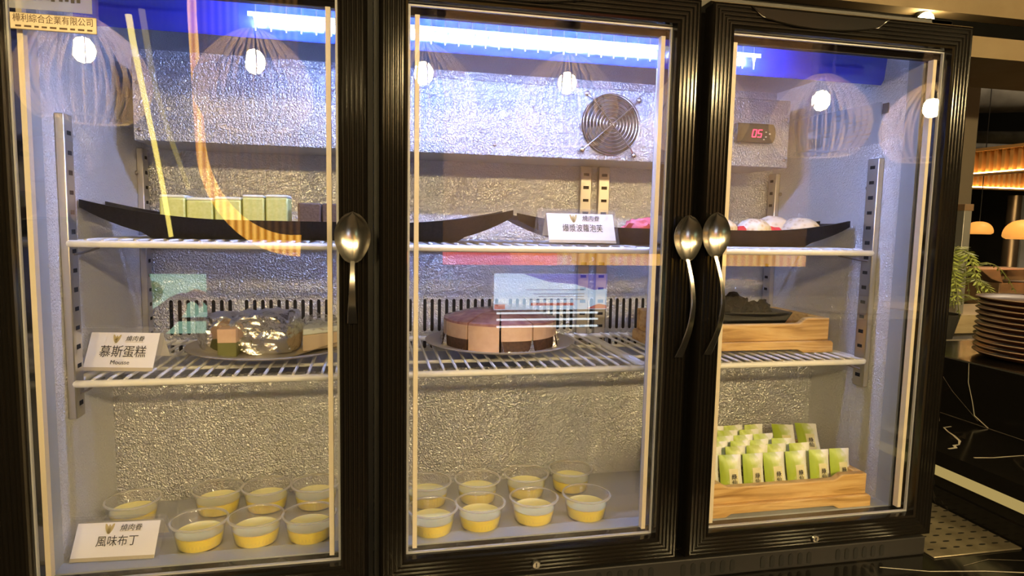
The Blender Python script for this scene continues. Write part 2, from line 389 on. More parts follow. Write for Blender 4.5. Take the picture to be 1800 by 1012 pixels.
# evaporator housing, fan and controller
EY, EX0, EX1, EZ0, EZ1 = .300, .077, 1.246, .575, .704
b = MB(); b.box((EX0, EY, EZ0), (EX1, YB, EZ1)); ev = b.build('evaporator_housing', M['alu_housing'], fr, bevel=.0015)
b = MB()
for x, z in ((.085, .665), (.086, .592), (1.238, .668), (1.238, .590), (.66, .594), (.45, .594)):
    b = MB(); b.ico((x, EY - .001, z), .0034, 2, (1, .6, 1)); b.build('screw', M['steel_dull'], ev)
FC = (.875, .639); FR = .055
b = MB(); b.lathe([(FR, 0), (FR, .002)], seg=40, cap0=True, cap1=True); b.xform(Matrix.Translation((FC[0], EY - .0005, FC[1])) @ Matrix.Rotation(PI / 2, 4, 'X'))
fan = b.build('fan_opening', M['void'], ev)
b = MB()
for k in range(7):
    a = k * 2 * PI / 7
    vs = []
    for rr in (.016, .030, .042, .050):
        for da in (-.30, 0, .30): vs.append((FC[0] + rr * math.cos(a + da), EY - .004 - .004 * da, FC[1] + rr * math.sin(a + da)))
    b.add(vs, [(i * 3 + j, i * 3 + j + 1, i * 3 + j + 4, i * 3 + j + 3) for i in range(3) for j in range(2)])
b.lathe([(.016, 0), (.016, .005)], seg=20, cap1=True); n = len(b.v)
b.v[-40:] = [Matrix.Translation((FC[0], EY - .002, FC[1])) @ Matrix.Rotation(PI / 2, 4, 'X') @ v for v in b.v[-40:]]
b.build('fan_blades', M['gasket'], ev)
b = MB()
for k in range(9):
    r = .0035 + k * .0064
    b.tube([(FC[0] + r * math.cos(a), EY - .010, FC[1] + r * math.sin(a)) for a in [i * 2 * PI / 40 for i in range(40)]], .0009, 6, closed=True)
for a in (.72, .72 + PI / 2, .72 + PI, .72 + 3 * PI / 2):
    ex = (FC[0] + .071 * math.cos(a), EY - .004, FC[1] + .071 * math.sin(a))
    b.tube([(FC[0], EY - .0115, FC[1]), (FC[0] + .057 * math.cos(a), EY - .0115, FC[1] + .057 * math.sin(a)), ex], .0013, 6)
    b.ico(ex, .0055, 2, (1, .7, 1))
b.build('fan_grille', M['steel'], ev)
b = MB(); x0, x1, za, zb = 1.127, 1.209, .6195, .6555
b.prism([(x0, za), (x1 - .006, za), (x1 - .001, za + .008), (x1, (za + zb) / 2), (x1 - .001, zb - .008), (x1 - .006, zb), (x0, zb)], (EY - .012, EY), 'y')
dsp = b.build('temperature_controller', pm('black_plastic', (.012, .012, .014), .25), ev, bevel=.001)
def seg7(x, z, h, on, m):
    wd = h * .55; t = h * .13; s = .18
    S = {'a': (0, h, wd, h), 'g': (0, h / 2, wd, h / 2), 'd': (0, 0, wd, 0), 'f': (0, h / 2, 0, h), 'e': (0, 0, 0, h / 2), 'b': (wd, h / 2, wd, h), 'c': (wd, 0, wd, h / 2)}
    for k in on:
        xa, z_a, xb, z_b = S[k]
        m.tube([(x + xa + s * z_a, EY - .0126, z + z_a), (x + xb + s * z_b, EY - .0126, z + z_b)], t / 2, 6)
b = MB(); seg7(1.158, .630, .0135, 'abcdef', b); seg7(1.1695, .630, .0135, 'afgcd', b); b.build('red_digits', M['red_text'], dsp)
b = MB()
for x, z in ((1.188, .640), (1.196, .637), (1.188, .631), (1.184, .626)): b.box((x - .0016, EY - .0125, z - .0012), (x + .0016, EY - .012, z + .0012))
b.build('buttons', M['greysteel'], dsp)

# light strip under the ceiling: clear blue tinted diffuser, tape of LED chips inside it
LY = .112
b = MB(); b.prism([(LY - .030, CZ), (LY - .034, .735), (LY - .030, .700), (LY - .024, .692), (LY - .023, .6935), (LY - .029, .701), (LY - .0325, .735), (LY - .0285, CZ)], (.085, 1.262), 'x')
bm_ = bpy.data.materials.new('blue_diffuser'); bm_.use_nodes = True; N = bm_.node_tree.nodes; L = bm_.node_tree.links; N.remove(N['Principled BSDF'])
tp = N.new('ShaderNodeBsdfTransparent'); tp.inputs[0].default_value = (.80, .86, 1, 1)
tl = N.new('ShaderNodeBsdfTranslucent'); tl.inputs[0].default_value = (.05, .09, 1, 1)
df = N.new('ShaderNodeBsdfDiffuse'); df.inputs[0].default_value = (.06, .08, .75, 1)
m1 = N.new('ShaderNodeMixShader'); m1.inputs[0].default_value = .3; L.new(tl.outputs[0], m1.inputs[1]); L.new(df.outputs[0], m1.inputs[2])
m2 = N.new('ShaderNodeMixShader'); m2.inputs[0].default_value = .50; L.new(m1.outputs[0], m2.inputs[1]); L.new(tp.outputs[0], m2.inputs[2])
L.new(m2.outputs[0], N['Material Output'].inputs[0])
ls = b.build('light_strip', bm_, fr)
b = MB(); b.box((.10, LY + .002, .712), (1.25, LY + .004, .728)); b.build('led_tape', M['white_wire'], ls)
b = MB()
g = MB(); h = MB()
for k in range(39):
    x = .300 + k * .0190
    b.box((x - .0025, LY - .0015, .7170), (x + .0025, LY + .0018, .7225))
    b.box((x - .0025, LY + .0042, .7170), (x + .0025, LY + .0062, .7225))
    g.prism([(x - .0032, .7165), (x + .0032, .7165), (x + .0012, .7085), (x + .0006, .6985), (x - .0006, .6985), (x - .0012, .7085)], (LY - .0358, LY - .0353), 'y')
    h.prism([(x - .0008, .7225), (x + .0008, .7225), (x + .0006, .7385), (x - .0006, .7385)], (LY - .0352, LY - .0345), 'y')
b.build('led_chips', M['led'], ls)
g.build('glint_streaks', emat('led_glint', (.70, .82, 1), 7.0), ls); h.build('upper_glint_streaks', emat('led_glint_dim', (.45, .55, 1), .9), ls)  # glowing slivers shaped as the glints above and below each LED
g = MB(); g.box((.290, LY - .0352, .7165), (1.034, LY - .0345, .7225)); g.build('led_line', emat('led_line_glow', (.66, .80, 1), 3.5), ls)

# shelf uprights with slots
def upright(x, y, z0, z1, nx, ny):
    """channel 20 mm wide on a wall whose inward normal is (nx, ny)"""
    b = MB(); s = MB(); d = .011
    if nx:
        xa, xb = sorted((x, x + nx * d)); b.box((xa, y, z0), (xb, y + .026, z1))
    else:
        b.box((x, y - d, z0), (x + .024, y, z1))
    z = z0 + .02; i = 0
    while z < z1 - .012:
        h = .0028 if i % 3 else .0032
        if nx:
            xf = x + nx * d; xa, xb = sorted((xf + nx * .0002, xf + nx * .0005))
            s.box((xa, y + .008, z - h), (xb, y + .019, z + h))
        else: s.box((x + .006, y - d - .0005, z - h), (x + .018, y - d - .0002, z + h))
        z += .026; i += 1
    u = b.build('shelf_upright', M['galv'], fr, bevel=.0015); s.build('slots', M['void'], u)
upright(XL, .113, .178, .586, 1, 0); upright(XL, .405, .20, .574, 1, 0)
upright(XR, .116, .180, .579, -1, 0); upright(XR, .405, .20, .574, -1, 0)
for x in (.862, .901, .432, .471): upright(x, YB, .20, .575, 0, 1)
b = MB()
for y, z in ((.150, .185), (.150, .53), (.40, .53)):
    for xr in (XL + .001, XR - .001): b = MB(); b.ico((xr, y, z), .004, 2, (.7, 1, 1)); b.build('rivet', M['steel_dull'], fr)
# shelf clips
for sx, x in ((1, XL + .011), (-1, XR - .011)):
    for zz in (.402, .211):
        b = MB(); b.tube([(x, .125, zz), (x + sx * .004, .14, zz + .001), (x + sx * .006, .19, zz + .006)], .0016, 6); b.build('shelf_clip', M['steel_dull'], fr)
# sticker with the unit's data on the right wall, small brown tag, crumpled clear tape
b = MB(); lx = XR - .0008
b.add([(lx, .372, .681), (lx, .132, .676), (lx, .126, .607), (lx, .352, .601)], [(0, 1, 2, 3)]); lab = b.build('data_sticker', pm('pale_sticker', (.36, .39, .45), .4), fr)
b = MB()
for r in range(7):
    z = .668 - r * .0085
    y = .325
    while y > .16:
        wl = random.uniform(.008, .03)
        if random.random() < .8: b.box((lx - .0006, y - wl, z - .0012), (lx - .0003, y, z + .0012))
        y -= wl + .006
for k in range(9): b.box((lx - .0006, .318 - k * .0048 - .0022, .617), (lx - .0003, .318 - k * .0048, .634))
b.build('sticker_print', M['greysteel'], lab)
b = MB(); b.box((lx - .001, .115, .655), (lx, .128, .672)); b.build('brown_tag', pm('brown_tag', (.12, .09, .06), .5), fr)
b = MB(); b.ico((XR - .012, .145, .718), .022, 3, (.35, 1.0, .7), .7, 40, 3); b.build('crumpled_tape', clear_mat('clear_tape', .12, haze=.05), fr)

# base with ventilation slots
b = MB(); b.box((.004, .012, CT + .0005), (1.346, .50, -.048)); bs = b.build('base_grille', M['grille'], fr, bevel=.002)
b = MB()
for gx in range(9):
    for k in range(6):
        x = .10 + gx * .135 + k * .0165
        if x > 1.30: continue
        b.prism([(x + .004 * math.cos(a), -.0585 + .004 * math.sin(a)) for a in [0, PI / 4, PI / 2, 3 * PI / 4, PI]] + [(x + .004 * math.cos(a), -.0705 + .004 * math.sin(a)) for a in [PI, 5 * PI / 4, 3 * PI / 2, 7 * PI / 4, 2 * PI]], (.0112, .0118), 'y')
b.build('vent_slots', M['void'], bs)

# doors
DZ0, DZ1, GZ0, GZ1, S = -.043, .7735, -.0023, .7303, .0439
def door(k):
    a = k * .45; x0, x1 = a + S, a + .45 - S; wout = S - .007
    prof = [(.0, .036), (.0, .0105), (.0012, .0015), (.004, 0)]
    for i in range(5):
        t = .0045 + i * .0058
        prof += [(t + .0004, .0016), (t + .0022, -.0006), (t + .0040, -.0006), (t + .0054, .0016)]
    prof += [(.0342, .0), (wout - .002, .0012), (wout, .005), (wout, .036)]
    d = MB(); d.rectsweep(x0, x1, GZ0, GZ1, prof)
    dr = d.build('door', M['black_frame'], fr, sharp=50)
    g = MB(); g.box((x0 - .001, .0100, GZ0 - .001), (x1 + .001, .0135, GZ1 + .001)); g.build('glass_pane', M['glass'], dr)
    g = MB(); q = .0085
    g.box((x0 + q, .018, GZ0 + .006), (x0 + q + .006, .028, GZ1 - .012)); g.box((x1 - q - .006, .018, GZ0 + .006), (x1 - q, .028, GZ1 - .012))
    g.build('glazing_spacer', M['spacer'], dr)
    g = MB(); g.rectsweep(x0 + .0025, x1 - .0025, GZ0 + .0025, GZ1 - .003, [(0, .0140), (.0022, .0140), (.0022, .018), (0, .018)]); g.build('glass_edge_seal', M['silver_line'], dr)
    g = MB(); g.rectsweep(x0 - .009, x1 + .009, GZ0 - .008, GZ1 - .008, [(0, .0362), (.0344, .0362), (.0344, .046), (0, .046)]); g.build('gasket', M['gasket'], dr)
    # recessed pull in the top rail
    cx = a + .185 if k == 0 else a + .175; n = []
    cx = a + .178
    for i in range(13):
        tt = i / 12; n.append((cx - .112 + .224 * tt, .7615 - .0215 * math.sin(PI * tt) ** .45))
    pts = [(cx - .112, .7625)] + n[1:-1] + [(cx + .112, .7625)]
    g = MB(); g.tube([(x, -.0016, z) for x, z in pts], .0011, 6, closed=True); pull = g.build('recessed_pull', M['black_frame'], dr)
    g = MB(); g.prism(pts, (-.0018, -.0010), 'y'); g.build('pull_plate', pm('black_gloss_plastic', (.008, .007, .007), .12), pull)
    # lock
    lx_ = a + .225; g = MB(); g.lathe([(.0, -.004), (.0052, -.004), (.0066, -.0025), (.0066, .002)], seg=20)
    g.xform(Matrix.Translation((lx_, 0, -.0255)) @ Matrix.Rotation(-PI / 2, 4, 'X')); lk = g.build('lock', M['steel'], dr)
    g = MB(); g.box((lx_ - .0007, -.0046, -.0285), (lx_ + .0007, -.0041, -.0225)); g.build('keyhole', M['void'], lk)
    return dr
doors = [door(k) for k in range(3)]
# maker's plate and a second sticker on the left pane
d0 = doors[0]
b = MB(); b.box((.0505, .0078, .6615), (.1385, .0098, .6800)); pt = b.build('maker_plate', pm('champagne_plate', (.40, .33, .23), .35, .15), d0, bevel=.0008)
text('plate_lettering', '樺利綜合企業有限公司', .0098, M['brown_ink'], frame_mtx((.0945, .0076, .6735), (1, 0, 0), (0, 0, 1)), pt, width=.081)
b = MB()
x = .056
while x < .133:
    wl = random.uniform(.004, .011)
    b.box((x, .0075, .6643), (min(x + wl, .134), .0077, .6663)); x += wl + .003
b.build('small_print', M['brown_ink'], pt)
b = MB(); b.box((.0505, .0085, .6845), (.134, .0098, .7200)); s2 = b.build('upper_sticker', clear_mat('frosted_sticker', .05, haze=.30, haze_col=(.75, .78, .85)), d0)
b = MB()
for i, x in enumerate((.074, .080, .087, .093, .101, .107, .113, .119)):
    b.box((x, .0078, .6945 + .0006 * (i % 3)), (x + .0036, .0084, .7040))
b.build('sticker_lettering', M['ink'], s2)

# ---------------------------------------------------------------- spoons as door pulls
def spoon(name, label, x, ztop, zend, bx, bw, twist, off=0.0, lean=0.0):
    """bowl facing the viewer; handle bows out and comes back to the frame"""
    t = thing(name, label, 'spoon', (x, -.008, ztop), 0, 'spoons fixed to the doors as pulls'); t.location.y = -.004
    o_ = Vector((x, -.004, ztop))
    H = .064; b = MB(o_); n1, n2 = 20, 16; vs = []; fs = []
    for layer in (0, 1):
        for i in range(n1 + 1):
            v = i / n1; z = ztop - H * v
            wd = bw * (max(0.0, math.sin(PI * min(1, v * .95 + .0))) ** .58) * (1.10 - .26 * v) if v < .97 else .0035
            wd = max(wd, .0035 if v > .5 else .0002)
            for j in range(n2 + 1):
                u = -1 + 2 * j / n2; dep = .011 * (1 - u * u) * math.sin(PI * min(1, .04 + v * .92)) ** .8
                y = -.016 + dep + (0.0012 if layer else 0)
                vs.append((x + lean * v + u * wd, y, z))
    k = n2 + 1; m = (n1 + 1) * k
    for layer in (0, 1):
        for i in range(n1):
            for j in range(n2): fs.append(tuple(layer * m + q for q in (i * k + j, i * k + j + 1, (i + 1) * k + j + 1, (i + 1) * k + j)))
    for i in range(n1):
        for j in (0, n2): fs.append((i * k + j, (i + 1) * k + j, m + (i + 1) * k + j, m + i * k + j))
    b.add(vs, fs); b.build('bowl', M['steel'], t, sharp=60)
    # handle: flat bar
    zt = ztop - H + .003; b = MB(o_); vs = []; fs = []; n = 26
    for i in range(n + 1):
        v = i / n; z = zt + (zend - zt) * v
        cx = x + lean + bx * math.sin(PI * v * .9) + off * v
        cy = -.015 - .014 * math.sin(PI * min(1, v * 1.0)) + .012 * v
        hw = .0030 + .0032 * v ** 1.5; th = .0014
        ca, sa = math.cos(twist * math.sin(PI * v)), math.sin(twist * math.sin(PI * v))
        for u, q in ((-1, -1), (1, -1), (1, 1), (-1, 1)):
            vs.append((cx + u * hw * ca - q * th * sa, cy + q * th * ca + u * hw * sa, z))
    for i in range(n):
        for j in range(4): l = (j + 1) % 4; fs.append((i * 4 + j, i * 4 + l, (i + 1) * 4 + l, (i + 1) * 4 + j))
    fs.append((3, 2, 1, 0)); fs.append(tuple(n * 4 + j for j in range(4)))
    b.add(vs, fs); b.build('handle', M['steel'], t, bevel=.0006)
    return t
spoon('spoon', 'steel spoon on the left door, its short handle ending above a dull patch', .4245, .4655, .323, .0, .0228, 0.0, -.001)
spoon('spoon', 'steel spoon on the middle door, right of the puff sign', .879, .4715, .268, .010, .0222, .35, -.004)
spoon('spoon', 'steel spoon on the right door, nearest the cream puffs', .9215, .4765, .271, .012, .0222, .35, -.002)
b = MB((.425, -.002, .28)); b.box((.4205, -.0042, .2585), (.4300, -.0008, .3015))
tag(b.build('metal_patch', M['steel_dull'], bevel=.0015), 'dull scratched metal patch on the black frame below the left spoon', 'patch')

# ---------------------------------------------------------------- wire shelves
def shelf(name, label, x0, x1, z):
    t = thing(name, label, 'shelf', ((x0 + x1) / 2, .26, z), 0, 'white wire shelves'); off = ((x0 + x1) / 2, .26, z)
    y0, y1, r = .114, .418, .005; b = MB(off); c = .012; pts = []
    for cx, cy, a0 in ((x1 - c, y0 + c, -PI / 2), (x1 - c, y1 - c, 0), (x0 + c, y1 - c, PI / 2), (x0 + c, y0 + c, PI)):
        for i in range(4): a = a0 + i * PI / 6; pts.append((cx + c * math.cos(a), cy + c * math.sin(a), z))
    b.tube(pts, r, 10, closed=True)
    for yy in (.215, .32): b.tube([(x0, yy, z - .003), (x1, yy, z - .003)], .003, 8)
    b.build('rim', M['white_wire'], t)
    b = MB(off); n = int((x1 - x0 - .012) / .0198); p = (x1 - x0 - .012) / n
    for i in range(1, n):
        x = x0 + .006 + i * p; b.tube([(x, y0 - .001, z + .0042), (x, y0 + .008, z + .0052), (x, y1, z + .0052)], .0022, 6)
    b.build('wires', M['white_wire'], t)
SX = [(.050, .462), (.468, .882), (.888, 1.297)]; ZU, ZL = .4165, .2265
for i, side in enumerate(('left', 'middle', 'right')):
    what = (('upper white wire shelf at the left, under the green cakes', 'lower white wire shelf at the left, under the plate of foil wrapped cake'),
            ('upper white wire shelf in the middle, under the puff sign', 'lower white wire shelf in the middle, under the round cut cake'),
            ('upper white wire shelf at the right, under the cream puffs', 'lower white wire shelf at the right, under the wooden stand'))[i]
    shelf('wire_shelf', what[0], *SX[i], ZU); shelf('wire_shelf', what[1], *SX[i], ZL)
SU, SL = ZU + .0075, ZL + .0075             # tops of the shelves

# ---------------------------------------------------------------- boat shaped platters and what they hold
def boat(label, x0, x1, yc, wd, rim, tipz):
    cx = (x0 + x1) / 2; h = (x1 - x0) / 2; z0 = SU; off = (cx, yc, z0)
    t = thing('boat_platter', label, 'platter', off, 0, 'black boat shaped platters')
    b = MB(off); n = 48; vs = []; fs = []; th = .006
    for i in range(n + 1):
        u = -1 + 2 * i / n; au = abs(u)
        zr = rim + (tipz - rim) * max(0, (au - .35) / .65) ** 1.9
        e = max(0, (au - .74) / .26)
        zb = z0 + (zr - .012 - z0) * (e ** .8 if e > 0 else 0) if au > .74 else z0
        if au > .74: zb = z0 + (zr - .011 - z0) * (.28 + .72 * e)
        w_ = wd * (1 - .30 * au ** 2.2); wb = w_ * .80 if au <= .74 else w_ * (.80 + .2 * e)
        zi = min(zb + th, zr - .002)
        x = cx + h * u
        ring = [(-wb, zb), (-w_, zr), (-w_ + .006, zr), (-wb + .006, zi), (wb - .006, zi), (w_ - .006, zr), (w_, zr), (wb, zb)]
        vs += [(x, yc + yy, zz) for yy, zz in ring]
    for i in range(n):
        for j in range(8): l = (j + 1) % 8; fs.append((i * 8 + j, i * 8 + l, (i + 1) * 8 + l, (i + 1) * 8 + j))
    fs.append(tuple(range(7, -1, -1))); fs.append(tuple(n * 8 + j for j in range(8)))
    b.add(vs, fs); b.build('dish', M['boat'], t, sharp=50)
    return t
boat('long black boat platter holding the green cakes on the upper shelf', .048, .668, .215, .068, .452, .4765)
boat('black boat platter holding the cream puffs on the upper shelf', .676, 1.292, .215, .062, .4515, .4720)
M['matcha'] = ramp_mat('matcha_mousse', 'noise', 300, [(.3, (.58, .64, .20)), (.7, (.68, .73, .30))], rough=.6, bump=.2, bdist=.001)
M['mint'] = pm('white_cream', (.80, .86, .78), .6, bump=(200, .3, .001))
M['cocoa'] = ramp_mat('chocolate_cake', 'noise', 300, [(.3, (.085, .055, .04)), (.7, (.16, .11, .085))], rough=.7, bump=.4, bdist=.001)
zb = SU + .007
for i, (x0, x1, zt) in enumerate(((.143, .179, .487), (.1795, .217, .484), (.218, .256, .486), (.257, .289, .490), (.290, .323, .491))):
    lab = ('pale green mousse cube with white top, leftmost on the boat platter', 'green mousse cube second from the left on the platter', 'green mousse cube in the middle of the row of five',
           'green mousse cube just left of the last one on the platter', 'green mousse cube at the right end, beside the chocolate cakes')[i]
    c = ((x0 + x1) / 2, .215, zb); t = thing('mousse_cake', lab, 'cake', c, 0, 'green mousse cubes')
    q = MB(c); q.box((x0 + .0006, .190, zb), (x1 - .0006, .240, zt - .004)); q.build('mousse', M['matcha'], t, bevel=.0025)
    q = MB(c); q.box((x0 + .0008, .190, zt - .0045), (x1 - .0008, .240, zt)); q.build('cream_top', M['mint'], t, bevel=.0015)
for i, (x0, x1) in enumerate(((.336, .371), (.372, .407), (.408, .443))):
    lab = ('brown chocolate cake cube nearest the green cakes', 'brown chocolate cake cube beside the door post', 'brown chocolate cake cube behind the first spoon')[i]
    q = MB(((x0 + x1) / 2, .215, zb)); q.box((x0 + .0006, .192, zb), (x1 - .0006, .238, .4800))
    o = q.build('chocolate_cake', M['cocoa'], bevel=.002); o.location = ((x0 + x1) / 2, .215, zb); tag(o, lab, 'cake', 'chocolate cake cubes')
M['puff'] = ramp_mat('puff_crust', 'voronoi', 120, [(.0, (.52, .36, .15)), (.45, (.80, .70, .52)), (1, (.84, .76, .60))], rough=.65, bump=.5, bdist=.002)
M['cream'] = pm('whipped_cream', (.85, .78, .66), .5)
M['berry'] = pm('strawberry_red', (.62, .04, .07), .35, bump=(300, .3, .001))
for i, (x, y, z, r, lab) in enumerate(((1.048, .20, .447, .032, 'cream puff cut off by the door post at the left of the group'), (1.120, .205, .449, .030, 'small round cream puff in the middle of the right platter'),
                                      (1.186, .245, .452, .034, 'cream puff at the back, leaning behind the largest one'), (1.216, .205, .448, .036, 'largest cream puff at the right end of the platter'))):
    c = (x, y, zb); t = thing('cream_puff', lab, 'cream puff', c, 0, 'cream puffs')
    q = MB(c); q.ico((x, y, z + .003), r, 3, (1, .95, .72), .10, 30, i); q.build('pastry', M['puff'], t)
    q = MB(c); q.ico((x - .004, y, z - .010), r * .93, 3, (1, .95, .25), .12, 40, i + 5); q.build('cream', M['cream'], t)
for i, (x, y, lab) in enumerate(((1.085, .19, 'strawberry piece between the two left puffs'), (1.150, .195, 'strawberry piece left of the largest puff'), (1.163, .200, 'strawberry piece touching the largest puff'))):
    q = MB((x, y, .445)); q.ico((x, y, .4485), .0095, 2, (1, 1, 1.1), .4, 30, i); o = q.build('strawberry_piece', M['berry']); o.location = (x, y, .445); tag(o, lab, 'strawberry', 'strawberry pieces among the puffs')
for i, (x, y, z, r, lab) in enumerate(((.897, .20, .452, .021, 'pink frosted cake right of the puff sign, half behind the door frame'), (.925, .215, .454, .022, 'pink frosted cake hidden mostly by the mullion'))):
    c = (x, y, zb); t = thing('pink_cake', lab, 'cake', c, 0, 'pink frosted cakes')
    q = MB(c); q.ico((x, y, z), r, 3, (1.3, 1, .75), .35, 60, i + 2); q.build('frosting', pm('pink_frosting', (.80, .16, .20), .5, bump=(250, .4, .002)), t)
    q = MB(c); q.lathe([(.0, zb), (.020, zb), (.022, zb + .012)], (x, y, 0), 20, cap1=True); q.build('sponge', M['cream'], t)

# ---------------------------------------------------------------- sign holders
def sign(label, loc, rz, wd, ht, dep, zh, latin, tsize, twid, logo=True):
    """tent shaped acrylic holder with a card; local x right, y back, z up, front edge at y=0"""
    t = thing('sign_holder', label, 'sign', loc, rz, 'dessert name signs')
    b = MB(); th = .0016
    b.prism([(0, 0), (dep, ht), (dep + th, ht), (2 * dep, .0), (2 * dep - th, 0), (dep + th * .5, ht - 2 * th), (th, 0)], (0, wd), 'x')
    b.build('acrylic_stand', M['acrylic'], t)
    up = Vector((0, dep, ht)); sl_ = up.length; up.normalize(); nrm = Vector((0, -ht, dep)).normalized()
    o_ = Vector((0, 0, 0)) + nrm * .0011
    c0, c1, v0, v1 = .014, wd - .006, .05, .86
    def P(x, v, e=0.0): return Vector((x, 0, 0)) + up * (sl_ * v) + nrm * (.0008 + e)
    b = MB(); A = [P(c0, v0), P(c1, v0), P(c1, v1), P(c0, v1)]; B = [p - nrm * .0005 for p in A]
    b.add(A + B, [(0, 1, 2, 3), (7, 6, 5, 4), (0, 4, 5, 1), (1, 5, 6, 2), (2, 6, 7, 3), (3, 7, 4, 0)]); cd = b.build('card', M['card'], t)
    # back half of the folded card
    b = MB(); up2 = Vector((0, -dep, ht)).normalized()
    A = [Vector((x, 2 * dep, 0)) + up2 * (sl_ * v) + Vector((0, ht, dep)).normalized() * (-.002) for x, v in ((c0, v0 + .2), (c1, v0 + .2), (c1, v1), (c0, v1))]
    b.add(A, [(0, 1, 2, 3)]); b.build('card_back', M['card'], t)
    b = MB(); A = [P(c0, v0, .0003), P(c1, v0, .0003), P(c1, v0 + .075, .0003), P(c0, v0 + .075, .0003)]; b.add(A, [(0, 1, 2, 3)]); b.build('card_edge_band', M['gold'] if False else pm('kraft_band', (.46, .40, .27), .6), cd)
    cx = (c0 + c1) / 2; k = wd / .1
    mt = lambda x, v: frame_mtx(P(x, v, .0006), (1, 0, 0), up)
    text('title', zh, tsize, M['ink'], mt(cx + .002, .44), cd, width=twid)
    if latin: text('subtitle', latin, .0075 * k, M['ink'], mt(cx + .001, .225), cd)
    text('brand_lettering', '燒肉眷', .0075 * k, M['ink'], mt(cx + .013 * k, .725), cd, shear=.15)
    # crest: three leaf strokes forming a heart
    b = MB()
    for dx, w_, h0, h1, ln in ((-.0036, .0017, -.001, .0052, -.0016), (0, .0014, -.0050, .0042, 0), (.0036, .0017, -.001, .0052, .0016)):
        pts = []
        for i in range(9):
            q = i / 8; pts.append((dx * q + ln * q * .3, -.0055 + (h1 + .0055) * q, w_ * math.sin(PI * (.15 + .75 * q)) + .0002))
        vs = []; fs = []
        for (x, y, w2) in pts: vs += [P(cx - .009 * k + (x - w2) * k, .725, .0006) + up * y * k, P(cx - .009 * k + (x + w2) * k, .725, .0006) + up * y * k]
        fs = [(2 * i, 2 * i + 1, 2 * i + 3, 2 * i + 2) for i in range(8)]
        b.add(vs, fs)
    b.build('crest', M['gold'], cd)
    b = MB(); b.add([P(cx + .002 * k, .655, .0005), P(cx + .024 * k, .655, .0005), P(cx + .024 * k, .662, .0005), P(cx + .002 * k, .662, .0005)], [(0, 1, 2, 3)]); b.build('brand_rule', M['gold'], cd)
    return t
sign('acrylic tent sign reading mousse cake beside the foil wrapped cake', (.036, .150, SL), -.17, .116, .062, .032, '慕斯蛋糕', 'Mousse', .0185, .064)
sign('acrylic tent sign for pudding on the fridge floor in front of the cups', (.040, .074, FZ), -.06, .125, .050, .034, '風味布丁', '', .0150, .052)
sign('acrylic tent sign for filled puffs between the two boat platters', (.702, .121, SU), .0, .130, .056, .026, '爆漿波蘿泡芙', '', .0140, .066)

# ---------------------------------------------------------------- plates of cake on the lower shelf
def plate(label, x, y, r):
    z = SL; t = thing('round_plate', label, 'plate', (x, y, z), 0, 'grey plates on the lower shelf')
    b = MB(); b.lathe([(0, .0), (r * .55, 0), (r * .60, .001), (r * .80, .006), (r, .0125), (r + .0008, .0140), (r - .003, .0145), (r * .80, .0095), (r * .60, .005), (0, .0045)], seg=64)
    b.build('dish', M['plate'], t, sharp=60); return t
plate('grey plate of foil wrapped cake slices beside the mousse sign', .285, .280, .133)
plate('grey plate carrying the round cut mousse cake', .672, .283, .133)
PZ = SL + .0048
M['glaze'] = ramp_mat('berry_glaze', 'noise', 60, [(.3, (.30, .13, .17)), (.7, (.52, .30, .30))], rough=.16, bump=.3, bdist=.002)
M['pinkmousse'] = ramp_mat('pink_mousse', 'noise', 90, [(.3, (.66, .44, .32)), (.7, (.74, .53, .40))], rough=.5)
M['choc'] = ramp_mat('dark_sponge', 'noise', 200, [(.3, (.05, .025, .018)), (.7, (.11, .055, .035))], rough=.5)
M['film'] = clear_mat('clear_film', .09, haze=.06)
NW = 11
